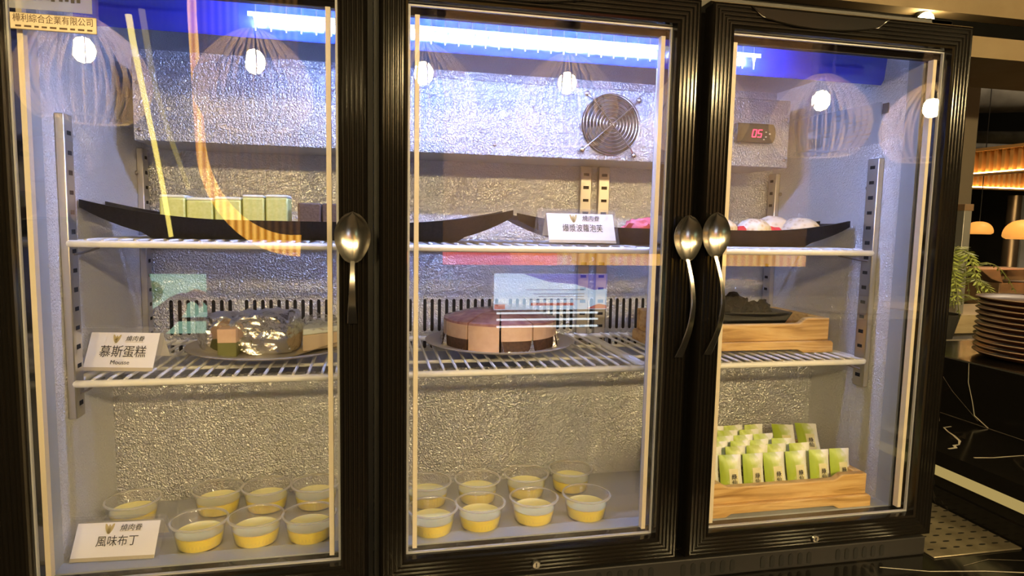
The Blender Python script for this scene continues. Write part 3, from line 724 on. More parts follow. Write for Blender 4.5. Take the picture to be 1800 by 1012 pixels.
for k in range(NW):
    a0 = -PI / 2 - .74 + k * 2 * PI / NW; a1 = a0 + 2 * PI / NW - .03; am = (a0 + a1) / 2
    c = (.672, .283, PZ); names = {0: 'mousse wedge with a plain pink face at the front of the round cake', 1: 'foil banded mousse wedge just right of the plain pink one', NW - 1: 'foil banded mousse wedge just left of the plain pink one',
        2: 'foil banded mousse wedge at the right front of the round cake', NW - 2: 'foil banded mousse wedge at the left front of the round cake', 3: 'foil banded mousse wedge at the right side of the round cake', NW - 3: 'foil banded mousse wedge at the left side of the round cake'}
    t = thing('mousse_wedge', names.get(k, 'mousse wedge at the back of the round cut cake'), 'cake', c, 0, 'wedges of the round cake')
    R_ = .1015; ns = 6
    def wedge(z0, z1, r, dome=0.0, lump=0.0, open_=False):
        b = MB(c); vs = []
        ctr = Vector((.672 + .006 * math.cos(am), .283 + .006 * math.sin(am), 0))
        for z in (z0, z1):
            vs.append((ctr.x, ctr.y, z + (dome if z == z1 else 0)))
            for i in range(ns + 1):
                a = a0 + (a1 - a0) * i / ns; vs.append((.672 + r * math.cos(a), .283 + r * math.sin(a), z))
        n = ns + 2; fs = [tuple(range(n)), ]
        for i in range(n): fs.append((i, (i + 1) % n, n + (i + 1) % n, n + i))
        # domed top: fan with a middle ring
        mid = len(vs)
        for i in range(ns + 1):
            a = a0 + (a1 - a0) * i / ns; vs.append((.672 + r * .62 * math.cos(a), .283 + r * .62 * math.sin(a), z1 + dome * .75))
        for i in range(ns): fs += [(n + 1 + i, n + 2 + i, mid + i + 1, mid + i), (n, mid + i, mid + i + 1)]
        fs += [(n, n + 1, mid), (n, mid + ns, n + ns + 1)]
        b.add(vs, fs); return b
    wedge(PZ, PZ + .022, R_ - .001).build('sponge', M['choc'] if k else M['pinkmousse'], t)
    wedge(PZ + .022, PZ + .046, R_ - .0005).build('mousse', M['pinkmousse'], t)
    wedge(PZ + .046, PZ + .050, R_ - .001, .014).build('glaze', M['glaze'], t)
    if k:
        b = MB(c); vs = []; fs = []; nn = 14
        for i in range(nn + 1):
            q = i / nn; a = a0 + .01 + (a1 - a0 - .02) * q; hh = .003 + .024 * (abs(2 * q - 1) ** 14) + .003 * random.random()
            for j in range(4):
                r = R_ + .0010 + .0018 * random.random() + (.009 * (1 - j / 3) if i in (0, nn) else 0); vs.append((.672 + r * math.cos(a), .283 + r * math.sin(a), PZ + hh * j / 3))
        for i in range(nn):
            for j in range(3): fs.append((i * 4 + j, (i + 1) * 4 + j, (i + 1) * 4 + j + 1, i * 4 + j + 1))
        b.add(vs, fs); b.build('foil_band', M['foil'], t, sharp=20)
# crumpled clear film standing out of the round cake
def crumple(x, y, z, sx, sy, sz, seed, n=14):
    b = MB((x, y, z)); vs = []; fs = []
    for i in range(n + 1):
        for j in range(n + 1):
            u, v = i / n - .5, j / n - .5
            p = Vector((u * 4, v * 4, seed)); vs.append((x + u * sx + .1 * sx * noise.noise(p), y + v * sy, z + sz * (.5 + .9 * noise.noise(p * 1.3) + .35 * noise.noise(p * 3)) * (1 - (2 * v) ** 2 * .4)))
    for i in range(n):
        for j in range(n): k = i * (n + 1) + j; fs.append((k, k + 1, k + n + 2, k + n + 1))
    b.add(vs, fs); return b
o = crumple(.70, .25, PZ + .058, .10, .07, .024, 4).build('clear_film', M['film'], sharp=12); o.location = (.70, .25, PZ + .058)
tag(o, 'crumpled clear film lying on top of the round cut cake', 'film')
# foil wrapped slices on the left plate
def lump(c, size, seed, rz, taper=.7):
    b = MB(); b.ico((0, 0, 0), 1, 4)
    for i, v in enumerate(b.v):
        p = Vector((max(-.72, min(.72, v.x)), max(-.72, min(.72, v.y)), max(-.72, min(.72, v.z)))) / .72
        kx = 1 - (1 - taper) * (p.x * .5 + .5)
        n_ = .10 * noise.noise(p * 2.2 + Vector((seed, 0, 0))) + .07 * abs(noise.noise(p * 5 + Vector((0, seed, 0))))
        b.v[i] = Vector((p.x * size[0], p.y * size[1] * kx, (p.z * .5 + .5) * size[2])) * (1 + n_)
        b.v[i].z = max(0, b.v[i].z)
    b.xform(Matrix.Translation(c) @ Matrix.Rotation(rz, 4, 'Z')); b.off = Vector(c); return b
c = (.258, .262, PZ); t = thing('wrapped_slice', 'cake slice with a pink and green cut face, wrapped in bright foil', 'cake', c, 0, 'foil wrapped cake slices')
lump((.206, .285, PZ), (.034, .044, .056), 1, .4).build('foil_wrap', M['foil'], t, sharp=14)
t.location = (0, 0, 0); t.children[0].data.transform(Matrix.Translation((.206, .285, PZ)))
q = MB(); q.box((.212, .215, PZ), (.240, .255, PZ + .022)); q.build('green_layer', pm('green_sponge', (.16, .17, .05), .6, bump=(200, .3, .001)), t, bevel=.001)
q = MB(); q.box((.212, .215, PZ + .022), (.240, .255, PZ + .044)); q.build('pink_layer', M['pinkmousse'], t, bevel=.001)
t = thing('wrapped_slice', 'large cake slice wholly wrapped in crumpled silver foil', 'cake', (0, 0, 0), 0, 'foil wrapped cake slices')
o = lump((.282, .262, PZ), (.044, .048, .064), 5, -.3).build('foil_wrap', M['foil'], t, sharp=14); o.data.transform(Matrix.Translation((.282, .262, PZ)))
t = thing('wrapped_slice', 'cake slice lying in clear film at the right of the foil wrapped ones', 'cake', (0, 0, 0), 0, 'foil wrapped cake slices')
q = MB(); q.prism([(.338, .225), (.405, .27), (.352, .34), (.330, .31)], (PZ + .004, PZ + .030), 'z'); q.build('sponge', pm('beige_sponge', (.60, .48, .34), .6), t, bevel=.002)
q = MB(); q.prism([(.338, .227), (.402, .27), (.352, .338), (.332, .31)], (PZ + .030, PZ + .040), 'z'); q.build('cream', M['mint'], t, bevel=.002)
q = crumple(.362, .275, PZ + .035, .100, .13, .026, 9); q.off = Vector((0, 0, 0)); q.build('clear_wrap', M['film'], t, sharp=12)
q = MB(); q.add([(.325, .205, PZ + .001), (.400, .225, PZ + .020), (.405, .30, PZ + .012), (.33, .29, PZ + .002)], [(0, 1, 2, 3)]); q.build('paper_base', pm('kraft_paper', (.50, .42, .28), .6), t)

# ---------------------------------------------------------------- wooden stands
def stand(label, x0, x1, y0, y1, z, h, lip):
    t = thing('wooden_stand', label, 'stand', ((x0 + x1) / 2, (y0 + y1) / 2, z), 0, 'oiled wooden stands'); off = ((x0 + x1) / 2, (y0 + y1) / 2, z)
    b = MB(off); fh = .006; bh = .021; wt = .014; e = .006
    # front and back boards with a dipped top edge and a foot cut-out
    def board(ya, yb):
        zt = z + h; n = [(x0, z + bh), (x1, z + bh), (x1, zt), (x1 - .045, zt)]
        for i in range(6): q = i / 5; n.append((x1 - .045 - .018 * q, zt - lip * (.5 - .5 * math.cos(PI * q))))
        for i in range(6): q = i / 5; n.append((x0 + .063 - .018 * q, zt - lip * (.5 + .5 * math.cos(PI * q))))
        n += [(x0 + .045, zt), (x0, zt)]; b.prism(n, (ya, yb), 'y')
    board(y0, y0 + wt); board(y1 - wt, y1)
    b.box((x0, y0 + wt, z + bh), (x0 + wt, y1 - wt, z + h)); b.box((x1 - wt, y0 + wt, z + bh), (x1, y1 - wt, z + h))
    b.box((x0 + wt, y0 + wt, z + bh), (x1 - wt, y1 - wt, z + h - lip - .018))
    b.build('box', M['wood'], t, bevel=.002)
    b = MB(off)
    n = [(x0 - e, z), (x0 + .055, z), (x0 + .066, z + fh), (x1 - .066, z + fh), (x1 - .055, z), (x1 + e, z), (x1 + e, z + bh - .004), (x1 + e - .004, z + bh), (x0 - e + .004, z + bh), (x0 - e, z + bh - .004)]
    b.prism(n, (y0 - e, y1 + e), 'y'); b.build('plinth', M['wood'], t, bevel=.0015)
    return t
stand('oiled wooden stand on the fridge floor, filled with green sachets', .945, 1.264, .057, .235, FZ, .056, .008)
stand('oiled wooden stand on the lower right shelf under a black tray', .955, 1.262, .170, .330, SL, .062, .010)
# black slate tray with dark chocolate pieces
TZ = SL + .062 - .010 - .018 + .0005
t = thing('black_tray', 'black tray of dark chocolate pieces on the upper wooden stand', 'tray', (1.09, .25, TZ))
b = MB((1.09, .25, TZ)); pr = []
x0, x1, y0, y1 = .975, 1.200, .188, .312
for zz, o_ in ((TZ, .012), (TZ + .036, 0), (TZ + .036, .004), (TZ + .014, .015)):
    pr.append([(x0 + o_, y0 + o_, zz), (x1 - o_ * 1.6, y0 + o_, zz), (x1 - o_ * 1.6, y1 - o_, zz), (x0 + o_, y1 - o_, zz)])
vs = [p for r in pr for p in r]; fs = [(3, 2, 1, 0), (12, 13, 14, 15)]
for i in range(3):
    for j in range(4): l = (j + 1) % 4; fs.append((i * 4 + j, i * 4 + l, (i + 1) * 4 + l, (i + 1) * 4 + j))
b.add(vs, fs); b.build('dish', M['boat'], t, bevel=.002)
M['darkchoc'] = pm('dark_chocolate', (.006, .004, .004), .75, bump=(160, .6, .003), spec=.12)
for i, (x, y, r, lab) in enumerate(((1.045, .225, .022, 'dark chocolate lump nearest the door post'), (1.070, .245, .024, 'tallest dark chocolate lump on the black tray'), (1.092, .225, .020, 'dark chocolate lump right of the tallest one'),
                                   (1.116, .250, .022, 'dark chocolate lump in the middle of the black tray'), (1.138, .228, .018, 'flat dark chocolate lump right of the middle'), (1.172, .245, .017, 'small dark chocolate lump at the right end of the tray'), (1.012, .235, .022, 'dark chocolate lump hidden behind the door post'))):
    zc = TZ + .032 + (.012 if i in (1, 3) else .004)
    q = MB((x, y, zc)); q.ico((x, y, zc), r, 3, (1, 1, .85), .45, 28, i + 1); o = q.build('chocolate_piece', M['darkchoc']); o.location = (x, y, zc); tag(o, lab, 'chocolate', 'dark chocolate pieces')

# ---------------------------------------------------------------- pudding cups
def make_cup():
    t = thing('pudding_cup', '', 'pudding', (0, 0, 0), 0, 'pudding cups on the fridge floor')
    b = MB(); b.lathe([(0, .0), (.0285, 0), (.0298, .0012), (.0355, .0335), (.0362, .035), (.0385, .0352), (.0388, .037), (.0360, .0375), (.0350, .0355), (.0340, .0330), (.0288, .0022), (0, .0014)], seg=40)
    b.build('cup', M['cup'], t, sharp=50)
    b = MB(); b.lathe([(.0362, .0350), (.0386, .0351), (.0391, .0362), (.0388, .0374), (.0362, .0378)], seg=40); b.build('rim', M['cup_rim'], t, sharp=60)
    b = MB(); b.lathe([(0, .0016), (.0280, .0016), (.0290, .004), (.0318, .0182), (.0305, .0186), (0, .0184)], seg=36); b.build('pudding', M['pudding'], t, sharp=50)
    b = MB(); b.lathe([(.0, .0187), (.0300, .0189), (.0316, .0200), (.0300, .0192), (0, .0190)], seg=36); b.build('pale_skin', M['pudskin'], t, sharp=60)
    return t
cups = [(.093, .192, 'pudding cup standing alone behind the pudding sign'), (.208, .104, 'pudding cup nearest the pudding sign, front row'), (.284, .104, 'second pudding cup from the sign, front row'), (.358, .101, 'pudding cup at the right end of the front row behind the left door'),
        (.208, .215, 'back row pudding cup behind the one nearest the sign'), (.281, .213, 'back row pudding cup second from the sign'), (.357, .212, 'back row pudding cup at the right edge of the left door'),
        (.536, .090, 'front row pudding cup at the left edge of the middle door'), (.610, .096, 'second front row pudding cup behind the middle door'), (.696, .101, 'third front row pudding cup behind the middle door'), (.782, .100, 'rightmost front row pudding cup, paler and less full looking'),
        (.537, .188, 'back row pudding cup at the left edge of the middle door'), (.620, .188, 'back row pudding cup second from the left in the middle door'), (.706, .196, 'back row pudding cup third from the left in the middle door'), (.789, .207, 'pudding cup at the right rear corner of the middle door')]
c0 = make_cup()
for i, (x, y, lab) in enumerate(cups):
    o = c0 if i == 0 else copy_tree(c0); o.location = (x, y, FZ); o.rotation_euler.z = i * .7; o['label'] = lab

# ---------------------------------------------------------------- green and white sachets
def sachet_mat():
    m, N, L, p = new_mat('green_white_sachet'); tc = N.new('ShaderNodeTexCoord'); sx = N.new('ShaderNodeSeparateXYZ'); L.new(tc.outputs['Object'], sx.inputs[0])
    nz = N.new('ShaderNodeTexNoise'); nz.inputs['Scale'].default_value = 90; L.new(tc.outputs['Object'], nz.inputs['Vector'])
    a = N.new('ShaderNodeMath'); a.operation = 'MULTIPLY_ADD'; a.inputs[1].default_value = 30; L.new(sx.outputs[0], a.inputs[0]); L.new(nz.outputs['Fac'], a.inputs[2])
    r = N.new('ShaderNodeValToRGB'); L.new(a.outputs[0], r.inputs[0]); e = r.color_ramp.elements
    e[0].position = .30; e[0].color = (.40, .52, .05, 1); e[1].position = .85; e[1].color = (.82, .83, .78, 1); k = e.new(.62); k.color = (.58, .66, .30, 1)
    L.new(r.outputs[0], p.inputs['Base Color']); p.inputs['Roughness'].default_value = .3; return m
M['sachet'] = sachet_mat(); M['label'] = pm('cream_label', (.74, .70, .40), .4); M['mark'] = pm('grey_mark', (.30, .32, .28), .5)
def make_sachet():
    t = thing('sachet', '', 'sachet', (0, 0, 0), 0, 'green and white sachets in the wooden stand'); W_, H_ = .0395, .066
    b = MB(); n, m_ = 8, 12; vs = []; fs = []
    for s_ in (-1, 1):
        for i in range(m_ + 1):
            v = i / m_; bulge = .0065 * math.sin(PI * v) ** .7
            for j in range(n + 1):
                u = j / n - .5; edge = .0009 * math.sin(i * 2.4) * (1 if i in (0, m_) else 0)
                vs.append((u * W_ * (1 - .04 * math.sin(PI * v)), s_ * (bulge * (1 - (2 * u) ** 4) + .0002) - .006 * v * v, v * H_ + edge))
    k = n + 1; mm = (m_ + 1) * k
    for s_ in (0, 1):
        for i in range(m_):
            for j in range(n): fs.append(tuple(s_ * mm + q for q in (i * k + j, i * k + j + 1, (i + 1) * k + j + 1, (i + 1) * k + j)))
    b.add(vs, fs); b.build('pouch', M['sachet'], t)
    b = MB(); vs = []; fs = []
    for i in range(7):
        v = .14 + .50 * i / 6
        for u in (-.14, .26): vs.append((u * W_, -(.0065 * math.sin(PI * v) ** .7 * (1 - (2 * u) ** 4) + .0006) - .006 * v * v, v * H_))
    fs = [(2 * i, 2 * i + 1, 2 * i + 3, 2 * i + 2) for i in range(6)]; b.add(vs, fs); lb = b.build('paper_label', M['label'], t)
    text('label_lettering', '綠\n仙', .0092, M['ink'], frame_mtx((.0024, -.0094, .0245), (1, 0, 0), (0, -.10, 1)), lb, bold=.0001)
    b = MB(); b.ico((.001, -.0062, .050), .0045, 2, (1.3, .08, .7), .5, 40, 2); b.build('printed_leaf', M['mark'], t)
    return t
s0 = make_sachet(); first = True; base_z = FZ + .026
ordn = ('leftmost', 'second', 'third', 'fourth', 'fifth', 'sixth', 'seventh')
rown = ('front row', 'second row', 'third row', 'fourth row', 'fifth row', 'back row')
xs = [[.978, 1.020, 1.061, 1.102, 1.145, 1.187, 1.228], [1.000, 1.042, 1.083, 1.124, 1.166], [.980, 1.021, 1.063, 1.104, 1.147], [1.002, 1.043, 1.085, 1.128], [.984, 1.026, 1.068, 1.110], [1.010, 1.052, 1.094, 1.136, 1.180, 1.228]]
for r in range(6):
    for k, x in enumerate(xs[r]):
        o = s0 if first else copy_tree(s0); first = False
        y = .084 + r * .0225
        o.location = (x + .012 + random.uniform(-.0015, .0015), y, base_z - (.004 if r == 0 else 0) + r * .0015); o.rotation_euler = (-.34 + random.uniform(-.05, .05), random.uniform(-.03, .03), random.uniform(-.07, .07))
        lab = 'green and white sachet, %s from the left in the %s' % (ordn[k], rown[r]) if k else 'green and white sachet, leftmost in the %s' % rown[r]
        if r == 5 and k >= 4: lab = ('tall leaning sachet behind the fourth front one, its label showing', 'tall leaning sachet at the right, above the last of the front row')[k - 4]; o.rotation_euler = (-.78, 0, -.30); o.location.y -= .030; o.location.z += .012
        o['label'] = lab

# ================================================================ right hand background
rnd = random.Random(5)
for i in range(11):
    z = .167 + i * .0127
    if i == 0:
        t0 = thing('brown_plate', '', 'plate', (1.955, .333, z), 0, 'stack of brown plates')
        b = MB(); b.lathe([(0, 0), (.095, 0), (.118, .005), (.128, .0125), (.1255, .0135), (.115, .008), (.09, .004), (0, .004)], seg=56); b.build('dish', M['brownware'], t0, sharp=60)
        b = MB(); b.lathe([(.1262, .0130), (.1286, .0122), (.1292, .0134), (.1280, .0145), (.1258, .0141)], seg=56); b.build('worn_rim', M['brownrim'], t0, sharp=60)
        o = t0
    else: o = copy_tree(t0); o.location = (1.955 + rnd.uniform(-.002, .002), .333 + rnd.uniform(-.002, .002), z)
    o['label'] = ['brown plate at the very bottom of the stack', 'brown plate second from the bottom of the stack', 'brown plate third from the bottom of the stack', 'brown plate fourth from the bottom of the stack', 'brown plate fifth from the bottom of the stack',
                  'brown plate in the middle of the stack', 'brown plate fifth from the top of the stack', 'brown plate fourth from the top of the stack', 'brown plate third from the top of the stack', 'brown plate second from the top of the stack', 'topmost brown plate of the stack, its lit face showing'][i]

# counter far behind with pale slabs, planter and fern
b = MB(); b.box((2.03, .72, FL), (3.8, 2.6, .12)); o = b.build('service_counter', M['dark_gloss']); tag(o, 'dark service counter behind the fern and the plate stack', 'counter')
b = MB((0, 0, 0)); b.box((2.03, .60, FL), (2.36, .71, .108)); b.box((2.03, .61, .122), (2.36, .71, .145)); b.box((2.04, .63, .108), (2.35, .70, .122))
tag(b.build('pale_ledge', pm('pale_ledge', (.55, .49, .40), .4), bevel=.002), 'pale grey ledge seen left of the plate stack, above the black plinth', 'ledge')
b = MB(); b.box((2.24, .92, .1205), (2.95, 1.2, .185)); tag(b.build('wooden_board', M['oak'], bevel=.004), 'pale wooden board on the service counter beneath the fern', 'board')
fc = Vector((2.13, .80, .121)); t = thing('potted_fern', 'bright green fern beside the right edge of the fridge', 'plant', tuple(fc))
b = MB(fc); b.lathe([(0, 0), (.05, 0), (.07, .09), (.066, .09), (.05, .01)], tuple(fc), 24); b.build('pot', pm('dark_pot', (.03, .03, .03), .6), t)
b = MB(fc); sm = MB(fc); rf = random.Random(3)
for k in range(22):
    az = rf.uniform(-2.3, .9) if k % 3 else rf.uniform(0, 2 * PI); ln = rf.uniform(.14, .25); up = rf.uniform(.06, .24)
    pts = []
    for i in range(12):
        q = i / 11; rr = ln * q; pts.append(fc + Vector((rr * math.cos(az), rr * math.sin(az), .085 + up * math.sin(PI * q * .85) * 1.0 - .06 * q * q)))
    sm.tube(pts, .0012, 5)
    for i in range(1, 12):
        d = (pts[i] - pts[i - 1]).normalized(); sd = d.cross(Vector((0, 0, 1))).normalized(); l_ = .030 * math.sin(PI * (.12 + .86 * i / 11)) + .004
        for sg in (-1, 1):
            for h in (0, .5):
                p0 = pts[i - 1].lerp(pts[i], h); e = p0 + sd * sg * l_ + d * l_ * .45 - Vector((0, 0, .004)); m_ = p0.lerp(e, .5)
                b.add([p0, m_ + d * .0035, e, m_ - d * .0035], [(0, 1, 2, 3)])
b.build('fronds', M['leaf'], t); sm.build('stalks', pm('fern_stalk', (.20, .22, .06), .6), t)

# post, steel frame, glass divider
tag(MB().box((2.650, 1.25, .1205), (2.722, 1.33, 1.083)).build('panel_post', M['greige'], bevel=.002), 'tall grey brown post rising behind the fern beside the fridge edge', 'post')
t = thing('steel_upright', 'short pale steel upright with a brown cap between fern and tall post', 'post', (2.376, .96, .12))
b = MB((2.376, .96, .12)); b.box((2.362, .94, .1855), (2.392, .97, .530)); b.build('upright', M['greysteel'], t, bevel=.001)
b = MB((2.376, .96, .12)); b.box((2.359, .937, .530), (2.395, .973, .552)); b.build('cap', M['rust'], t, bevel=.001)

# brown hood / chute and the metal flue above it
t = thing('serving_trough', 'brown sheet metal trough with flared side on the service counter', 'trough', (3.3, 1.6, .15))
b = MB((3.3, 1.6, .15))
b.prism([(3.128, .297), (3.50, .297), (3.50, .292), (3.24, .292), (3.265, .232), (3.196, .252)], (1.55, 1.75), 'y'); b.prism([(3.24, .292), (3.62, .292), (3.62, .232), (3.265, .232)], (1.74, 1.76), 'y')
b.box((3.255, 1.56, .121), (3.66, 1.76, .232)); b.build('body', M['rust'], t, bevel=.003)
b = MB((3.3, 1.6, .15)); b.tube([(3.30, 1.70, .245), (3.31, 1.62, .245)], .012, 12); b.tube([(3.36, 1.72, .255), (3.36, 1.70, .255)], .028, 16); b.build('fittings', M['steel_dull'], t)
t = thing('metal_flue', 'round metal flue pipe rising behind the larger copper lamp', 'pipe', (5.50, 3.42, FL))
b = MB((5.50, 3.42, FL)); b.lathe([(.055, FL), (.055, .50), (.048, .53), (.048, .77)], (5.50, 3.42, 0), 24); b.build('pipe', pm('brown_steel_pipe', (.34, .26, .19), .35, .8), t)
b = MB((5.50, 3.42, FL)); b.lathe([(.055, .455), (.060, .457), (.060, .468), (.055, .470)], (5.50, 3.42, 0), 24); b.lathe([(.055, .480), (.060, .482), (.060, .493), (.055, .495)], (5.50, 3.42, 0), 24); b.build('collars', M['steel_dull'], t)
b = MB(); b.box((5.70, 3.50, FL), (5.76, 3.55, .78)); tag(b.build('steel_mullion', pm('bright_steel', (.75, .78, .85), .3, .5)), 'bright vertical steel bar behind the flue pipe', 'post')
b = MB(); b.box((3.2, 2.5, .1205), (3.8, 2.56, .24)); tag(b.build('rail', M['greige']), 'pale rail along the far side of the service counter', 'rail')

# copper lamps
def copper_lamp(label, x, y, ztop, r):
    t = thing('copper_lamp', label, 'lamp', (x, y, ztop), 0, 'glowing copper pendant lamps'); off = (x, y, ztop); h = r * .95
    b = MB(off); pr = [(r * .12, ztop)]
    for i in range(1, 9): q = i / 8 * PI * .5; pr.append((r * (math.sin(q) ** .8), ztop - h * .9 * (1 - math.cos(q))))
    pr += [(r * .97, ztop - h * .98), (r * .84, ztop - h * 1.06)]; pr += [(a - .003, z - .002) for a, z in pr[::-1]]
    b.lathe(pr, (x, y, 0), 40); b.build('shade', M['copper_shade'], t)
    b = MB(off); b.ico((x, y, ztop - h * .62), r * .22, 2); b.build('bulb', emat('lamp_bulb', (1, .66, .28), 120), t)
    b = MB(off); b.tube([(x, y, ztop), (x, y, 2.6)], .003, 6); b.build('cord', M['gasket'], t)
copper_lamp('larger glowing copper mushroom lamp in front of the flue pipe', 3.30, 1.50, .522, .085)
copper_lamp('smaller glowing copper lamp farther back, near the fridge edge', 4.71, 3.0, .545, .088)

# lit slatted bulkheads
def slats(label, p0, p1, z0, z1, n):
    p0, p1 = Vector((*p0, 0)), Vector((*p1, 0)); d = p1 - p0; ln = d.length; d.normalize(); nn = Vector((-d.y, d.x, 0))
    if nn.dot(Vector((-1, -1.3, 0))) < 0: nn = -nn
    off = tuple((p0 + p1) / 2 + Vector((0, 0, z0))); t = thing('slatted_bulkhead', label, 'bulkhead', off, 0, 'amber lit slatted bulkheads')
    def bar(m, a, b_, o0, o1, za, zb):
        A, B = p0 + d * a, p0 + d * b_; vs = [A + nn * o0, B + nn * o0, B + nn * o1, A + nn * o1]
        m.add([v + Vector((0, 0, za)) for v in vs] + [v + Vector((0, 0, zb)) for v in vs], [(0, 3, 2, 1), (4, 5, 6, 7), (0, 1, 5, 4), (1, 2, 6, 5), (2, 3, 7, 6), (3, 0, 4, 7)])
    b = MB(off); bar(b, 0, ln, -.10, 0, z0, z1); bar(b, 0, ln, 0, .055, z0 - .012, z0); bar(b, 0, ln, 0, .05, z1, z1 + .02); b.build('frame', M['slat'], t)
    b = MB(off); pt_ = ln / n
    for k in range(n): bar(b, k * pt_, k * pt_ + pt_ * .45, 0.001, .035, z0 + .001, z1 - .001)
    b.build('slats', M['slat'], t)
    b = MB(off); bar(b, 0, ln, .036, .046, z0 + .001, z0 + .008); b.build('light_line', emat('amber_light_line', (1, .58, .18), 30), t)
slats('upper amber lit slatted bulkhead at the right', (4.5, 3.10), (4.5, 1.9), .862, 1.012, 22)
slats('lower amber lit slatted bulkhead beneath the upper one', (4.62, 3.32), (5.9, 3.32), .81, .96, 26)

# ducts and beams in the open ceiling
for i, (a, c, r, lab) in enumerate((((4.0, 4.4, 1.62), (7.4, 3.4, 1.72), .16, 'fat dull duct in the dark open ceiling'), ((4.4, 5.0, 1.38), (7.4, 4.6, 1.46), .07, 'pale pipe run under the fat duct'), ((4.6, 4.2, 1.24), (7.2, 3.9, 1.24), .035, 'thin pipe just above the slatted bulkhead'))):
    b = MB(a); b.tube([a, c], r, 16); o = b.build('ceiling_duct', M['duct']); o.location = a; tag(o, lab, 'duct')
for i, (y, z) in enumerate(((2.6, 1.75), (3.6, 1.95), (5.0, 2.1))):
    b = MB(); b.box((2.6, y, z), (7.5, y + .12, z + .14)); tag(b.build('ceiling_beam', M['dark']), ('nearest dark beam in the open ceiling', 'middle dark beam in the open ceiling', 'farthest dark beam in the open ceiling')[i], 'beam')
area_light('counter_fill', (3.0, 1.6, 2.3), (2.9, 1.5, 0), .5, .5, 34, (1, .70, .38))  # added fill lamp without a fixture, brightens the service counter
area_light('background_fill', (5.2, 2.4, 2.5), (5.0, 3.0, 0), .5, .5, 40, (1, .78, .52))  # second added fill, no fixture, lifts the far background at the right
# spotlight in the bulkhead recess above the fridge corner
t = thing('recess_spotlight', 'bright spotlight shining over the top right corner of the fridge', 'spotlight', (1.885, .66, 1.02))
b = MB((1.885, .66, 1.02)); b.lathe([(.012, 1.004), (.016, 1.004), (.016, 1.04), (.012, 1.04)], (1.885, .675, 0), 20); b.build('housing', M['dark_gloss'], t)
b = MB((1.885, .66, 1.02)); b.ico((1.885, .662, 1.018), .020, 2); b.build('lens', emat('spot_lens', (1, .78, .38), 60), t)

# ================================================================ the room in front of the fridge (seen as reflections in its glass)
def pendant(label, x, first=None):
    zb = 1.093
    if first is not None:
        o = copy_tree(first); o.location.x = x; o['label'] = label; return o
    off = (0, 0, zb); t = thing('ribbed_pendant', label, 'pendant lamp', (x, -1.985, zb), 0, 'ribbed dome pendant lamps')
    prof = [(.030, .125), (.075, .100), (.130, .060), (.180, .005), (.212, -.060), (.222, -.115), (.212, -.175), (.185, -.225), (.155, -.262)]
    fine = []
    for i in range(len(prof) - 1):
        for s_ in range(3):
            q = s_ / 3; fine.append((prof[i][0] * (1 - q) + prof[i + 1][0] * q, prof[i][1] * (1 - q) + prof[i + 1][1] * q))
    fine.append(prof[-1])
    b = MB()
    for k in range(32):
        a = 2 * PI * k / 32; ca, sa = math.cos(a), math.sin(a); vs = []; fs = []
        for r, z in fine:
            for dr, da in ((0, -.0030), (0, .0030), (.020, .0030), (.020, -.0030)): vs.append(((r + dr - .008) * ca - da * sa, (r + dr - .008) * sa + da * ca, z))
        for i in range(len(fine) - 1):
            for j in range(4): l = (j + 1) % 4; fs.append((i * 4 + j, i * 4 + l, (i + 1) * 4 + l, (i + 1) * 4 + j))
        b.add(vs, fs)
    for zz, r in ((-.262, .152), (.125, .033)): b.tube([(r * math.cos(a), r * math.sin(a), zz) for a in [i * PI / 24 for i in range(48)]], .005, 6, closed=True)
    b.build('shade', M['rib'], t, sharp=60)
    b = MB(); b.lathe([(.0, .118), (.055, .118), (.055, 1.5)], seg=24); b.build('stem', pm('dusky_tube', (.10, .07, .06), .5), t)
    b = MB(); b.ico((0, 0, 0), .041, 2, (1, 1, 1.2)); b.build('bulb', M['bulb'], t)
    return t
labs = ('first', 'second', 'third', 'fourth', 'fifth', 'sixth', 'seventh'); p0 = None
for i, x in enumerate((-.650, -.027, .657, 1.298, 1.95, 2.601, 3.25)):
    o = pendant('ribbed dome pendant over the aisle, %s from the left' % labs[i], x, p0)
    if p0 is None: p0 = o
# ribbed amber lit panels
def amber(name, c0, c1, s, per):
    m = bpy.data.materials.new(name); m.use_nodes = True; N = m.node_tree.nodes; L = m.node_tree.links; N.remove(N['Principled BSDF'])
    tc = N.new('ShaderNodeTexCoord'); sx = N.new('ShaderNodeSeparateXYZ'); L.new(tc.outputs['Object'], sx.inputs[0])
    a = N.new('ShaderNodeMath'); a.operation = 'MULTIPLY'; a.inputs[1].default_value = 2 * PI / per; L.new(sx.outputs[0], a.inputs[0])
    b_ = N.new('ShaderNodeMath'); b_.operation = 'SINE'; L.new(a.outputs[0], b_.inputs[0])
    c = N.new('ShaderNodeMath'); c.operation = 'MULTIPLY_ADD'; c.inputs[1].default_value = .5; c.inputs[2].default_value = .5; L.new(b_.outputs[0], c.inputs[0])
    r = N.new('ShaderNodeValToRGB'); L.new(c.outputs[0], r.inputs[0]); r.color_ramp.elements[0].color = (*c0, 1); r.color_ramp.elements[1].color = (*c1, 1)
    e = N.new('ShaderNodeEmission'); L.new(r.outputs[0], e.inputs[0]); e.inputs[1].default_value = s; L.new(e.outputs[0], N['Material Output'].inputs[0]); return m
YP = -2.49
t = thing('curved_light_panel', 'ribbed amber light panel with a large curved lower corner', 'light panel', (0, YP, 0))
arc = [(-.405 + .0, 2.4), (-.405, 1.40), (-.385, .80)] + [(-.385 + .47 * (1 - math.cos(q)), .80 - .525 * math.sin(q)) for q in [i * PI / 24 for i in range(1, 13)]]
outer = arc; inner = [(x + (.075 if z > .8 else .075 * 1), max(z + .06, .33) if z <= .8 else z) for x, z in arc]
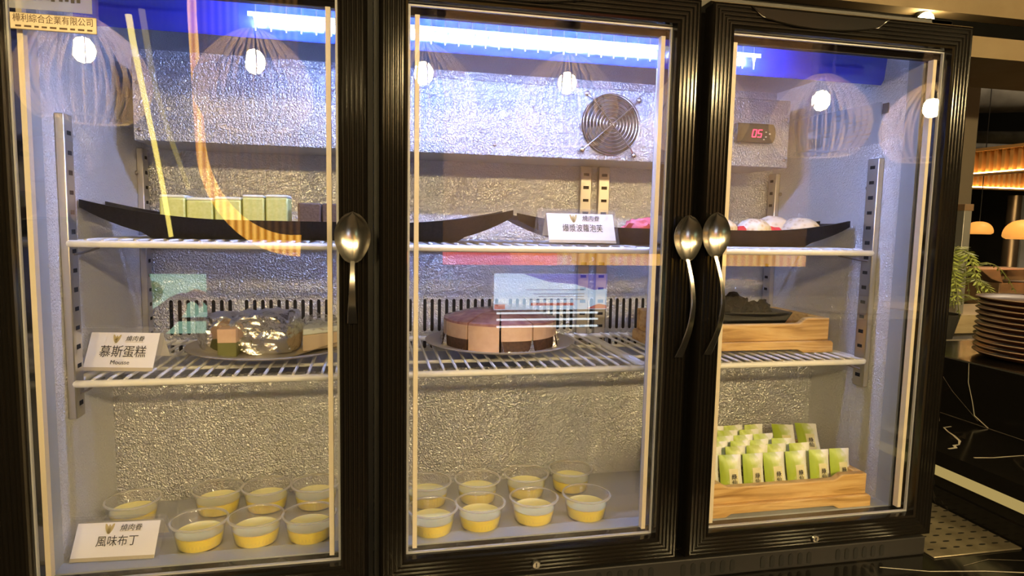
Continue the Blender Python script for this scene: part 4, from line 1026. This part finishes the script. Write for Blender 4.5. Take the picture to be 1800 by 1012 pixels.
b = MB((0, YP, 0)); poly = arc + [(.085, 2.4)]; b.prism(poly, (YP - .03, YP - .01), 'y'); b.build('ribbed_sheet', amber('dim_amber_ribs', (.16, .070, .014), (.46, .22, .05), 1.1, .034), t)
b = MB((0, YP, 0)); vs = []; fs = []
for (x, z), wv in zip(arc, [.075] * 4 + [.085] * 20):
    pass
n = len(arc)
for i, (x, z) in enumerate(arc):
    a = Vector(arc[max(i - 1, 0)]); c = Vector(arc[min(i + 1, n - 1)]); d = (c - a).normalized(); nn = Vector((-d.y, d.x))
    if nn.x < 0 and i < 4: nn = -nn
    if nn.y < 0: nn = -nn
    wv = .034 + .08 * (i / n)
    vs += [(x, YP - .008, z), (x + nn.x * wv, YP - .008, z + nn.y * wv), (x, YP - .004, z), (x + nn.x * wv, YP - .004, z + nn.y * wv)]
for i in range(n - 1): k = i * 4; fs += [(k, k + 1, k + 5, k + 4), (k + 2, k + 3, k + 7, k + 6), (k, k + 4, k + 6, k + 2), (k + 1, k + 5, k + 7, k + 3)]
b.add(vs, fs); b.build('lit_edge', amber('bright_amber_ribs', (.50, .18, .01), (1.0, .52, .09), 6.0, .034), t)
t = thing('long_light_panel', 'long ribbed panel with a lit lower edge, red to amber', 'light panel', (1.8, YP, .24))
b = MB((1.8, YP, .24)); b.box((.80, YP - .04, .30), (2.95, YP - .01, 2.4)); b.build('ribbed_sheet', ramp_mat('brown_ribs', 'noise', 10, [(.3, (.10, .06, .04)), (.7, (.15, .09, .06))], rough=.5), t)
b = MB((1.8, YP, .24)); b.box((.80, YP - .02, .240), (1.16, YP, .305)); b.build('red_edge', emat('red_edge_light', (1, .10, .05), 3.2), t)
b = MB((1.8, YP, .24)); b.box((1.16, YP - .02, .240), (1.42, YP, .305)); b.build('orange_edge', emat('orange_edge_light', (1, .20, .02), 4.5), t)
b = MB((1.8, YP, .24)); b.box((1.42, YP - .02, .242), (2.95, YP, .307)); b.build('amber_edge', amber('amber_edge_ribs', (.7, .30, .02), (1, .55, .10), 4, .05), t)
# curved yellow light rods
for i, (pts, r, s_) in enumerate((([(-.322, 1.10), (-.312, 1.02), (-.296, .92), (-.276, .80), (-.258, .69), (-.238, .56), (-.217, .39)], .010, 6), ([(-.283, 1.12), (-.262, .95), (-.245, .85), (-.21, .72), (-.158, .55)], .010, 1.2))):
    b = MB((0, -1.484, 0)); b.tube([(x, -1.484, z) for x, z in pts], [r * (1 - .35 * j / len(pts)) for j in range(len(pts))], 8); o = b.build('light_rod', emat('yellow_rod', (1, .78, .16), s_)); o.location = (0, -1.484, 0)
    tag(o, ('bright yellow curved light rod at the left of the aisle', 'dim yellow curved light rod behind the bright one')[i], 'light rod')
# lit menu boards
YQ = -1.484
t = thing('menu_board', 'pale blue lit menu board facing the fridge', 'sign', (1.11, YQ, .13))
of = (1.11, YQ, .13)
b = MB(of); b.box((.889, YQ - .012, .134), (1.333, YQ, .271)); b.build('screen', emat('pale_blue_screen', (.60, .78, 1.0), 3.6), t)
b = MB(of); b.prism([(1.00, .271), (1.333, .271), (1.333, .215), (1.28, .21), (1.2, .232), (1.1, .24)], (YQ, YQ + .002), 'y'); b.build('violet_band', emat('violet_print', (.16, .12, .75), 2.2), t)
b = MB(of)
for z, x0, x1 in ((.209, 1.01, 1.24), (.193, 1.04, 1.24), (.183, 1.06, 1.24), (.172, 1.02, 1.24)): b.box((x0, YQ, z), (x1, YQ + .002, z + .003))
b.build('print_lines', emat('grey_print', (.30, .36, .55), 1.4), t)
b = MB(of); b.box((1.03, YQ, .150), (1.20, YQ + .002, .160)); b.box((.889, YQ, .137), (.93, YQ + .002, .155)); b.prism([(1.25, .137), (1.333, .137), (1.333, .15), (1.30, .156)], (YQ, YQ + .002), 'y'); b.build('red_print', emat('red_print', (1, .25, .18), 2.2), t)
b = MB(of)
for z in (.118, .093, .066): b.box((.90, YQ - .01, z), (1.30, YQ, z + .006))
b.build('shelf_lights', emat('white_shelf_light', (.8, .92, 1), 5), t)
b = MB(of); b.box((1.10, YQ - .03, FL), (1.13, YQ - .012, .13)); b.build('stand', M['dark'], t)
t = thing('leaflet_board', 'pale green lit leaflet board facing the fridge', 'sign', (-.22, YQ, .05)); of = (-.22, YQ, .05)
b = MB(of); b.box((-.333, YQ - .012, .118), (-.114, YQ, .265)); b.add([(-.335, YQ - .001, .062), (-.115, YQ - .001, .062), (-.115, YQ - .001, .104), (-.24, YQ - .001, .104)], [(0, 1, 2, 3)]); b.build('screen', emat('pale_green_screen', (.60, 1.0, .72), 1.9), t)
b = MB(of); b.lathe([(.0, 0), (.037, 0), (.037, .002)], seg=28, cap1=True); b.xform(Matrix.Translation((-.285, YQ + .002, .206)) @ Matrix.Rotation(PI / 2, 4, 'X')); b.build('green_disc', emat('green_print', (.16, .42, .06), 1.3), t)
b = MB(of); b.box((-.26, YQ - .03, FL), (-.23, YQ - .012, .118)); b.build('stand', M['dark'], t)
# buffet counter with dome covers to the right of the aisle
b = MB(); b.box((1.6, -1.75, FL), (3.4, -1.05, .150)); tag(b.build('buffet_counter', M['dark_gloss'], bevel=.004), 'dark buffet counter across the aisle from the fridge', 'counter')
for i, x in enumerate((1.80, 2.22, 2.60)):
    t = thing('dome_cover', ('clear dome cover at the left end of the buffet', 'clear dome cover in the middle of the buffet', 'clear dome cover over crisps on the buffet')[i], 'dome cover', (x, -1.3, .150), 0, 'clear dome covers on the buffet')
    b = MB(); b.lathe([(.16, 0)] + [(.16 * math.cos(q) ** .6 if q < 1.5 else 0, .115 * math.sin(q)) for q in [k * PI / 20 for k in range(1, 11)]], seg=32); b.build('dome', clear_mat('dome_plastic', .07, haze=.012), t)
    b = MB(); b.lathe([(0, .001), (.165, .001), (.165, .008), (0, .008)], seg=32); b.build('tray', M['oak'] if i == 2 else M['dark_gloss'], t)
    b = MB(); b.lathe([(.0, .126), (.012, .124), (.010, .115)], seg=16); b.build('knob', M['steel'], t)

# dark clothed person by the camera, a faint reflection in the left pane
def person():
    P = (-.40, -1.12); t = thing('person', 'person in dark clothes standing by the left door, reaching one hand to the right', 'person', (P[0], P[1], FL))
    N_ = [('pelvis', (0, 0, .90), .125), ('waist', (0, 0, 1.04), .118), ('chest', (0, 0, 1.22), .135), ('collar', (0, 0, 1.36), .085), ('neck', (0, 0, 1.42), .050), ('chin', (0, .02, 1.50), .062), ('head', (0, .01, 1.58), .082), ('crown', (0, 0, 1.65), .060)]
    V = [n[1] for n in N_]; Rr = [n[2] for n in N_]; Ed = [(i, i + 1) for i in range(7)]
    def chain(start, pts):
        prev = start
        for p, r in pts: V.append(p); Rr.append(r); Ed.append((prev, len(V) - 1)); prev = len(V) - 1
        return prev
    for sx in (-1, 1):
        chain(0, [((sx * .09, 0, .84), .095), ((sx * .10, .01, .50), .062), ((sx * .10, -.01, .12), .040), ((sx * .10, -.01, .05), .042), ((sx * .105, .13, .035), .035)])
    chain(3, [((-.17, 0, 1.34), .062), ((-.21, -.02, 1.10), .045), ((-.20, .05, .88), .034), ((-.195, .07, .80), .030)])
    chain(3, [((.17, 0, 1.33), .062), ((.205, .05, 1.10), .048), ((.30, .11, 1.17), .036), ((.345, .13, 1.215), .027)])
    me = bpy.data.meshes.new('body'); me.from_pydata(V, Ed, []); o = bpy.data.objects.new('body', me); COL.objects.link(o)
    sk = o.modifiers.new('skin', 'SKIN'); sb = o.modifiers.new('sub', 'SUBSURF'); sb.levels = 2; sb.render_levels = 2
    for i, v in enumerate(me.skin_vertices[0].data): v.radius = (Rr[i] * (1.25 if 0 < i < 4 else 1), Rr[i]); v.use_root = (i == 0)
    bpy.context.view_layer.update(); m2 = bpy.data.meshes.new_from_object(o.evaluated_get(bpy.context.evaluated_depsgraph_get())); bpy.data.objects.remove(o)
    m2.materials.clear(); skin = pm('skin', (.52, .32, .22), .5, sub=.1); m2.materials.append(pm('dark_jacket', (.022, .020, .022), .55)); m2.materials.append(skin)
    for p in m2.polygons:
        p.use_smooth = True; c = p.center
        if c.z > 1.43 or (c.x > .325 and c.z > 1.1) or (c.x < -.1 and c.z < .84 and c.z > .7): p.material_index = 1
    o = bpy.data.objects.new('body', m2); COL.objects.link(o); o.parent = t
    b = MB()
    for k in range(4):
        a = Vector((.352, .135 + .012 * (k - 1.5), 1.222 - .004 * k)); L_ = (.060, .068, .064, .050)[k]
        b.tube([a, a + Vector((L_ * .45, .004, .014)), a + Vector((L_ * .8, .008, .008)), a + Vector((L_, .010, -.008))], [.0095, .009, .0085, .006], 8)
    a = Vector((.335, .150, 1.22)); b.tube([a, a + Vector((.022, .022, .010)), a + Vector((.045, .028, .010))], [.011, .0095, .007], 8); b.build('fingers', skin, t)
    b = MB(); b.ico((0, -.018, 1.605), .098, 3, (.92, 1.02, .98)); b.v = [v if v.z > 1.53 and (v.y < .045 or v.z > 1.635) else Vector((v.x * .6, min(v.y, .0) - .01, max(v.z, 1.53))) for v in b.v]; b.build('hair', pm('black_hair', (.01, .009, .009), .45), t)
    b = MB(); b.ico((0, .098, 1.565), .013, 2, (.8, 1, 1.5)); b.build('nose', skin, t)
    for sx in (-1, 1):
        b = MB(); b.ico((sx * .030, .082, 1.590), .011, 2, (1.2, .6, .7)); b.build('eye', pm('eye', (.05, .04, .04), .2), t)
        b = MB(); b.ico((sx * .084, .0, 1.575), .024, 2, (.35, .7, 1.2)); b.build('ear', skin, t)
    b = MB(); b.ico((0, .084, 1.525), .020, 2, (1.2, .5, .35)); b.build('mouth', pm('lips', (.38, .14, .12), .4), t)
person()
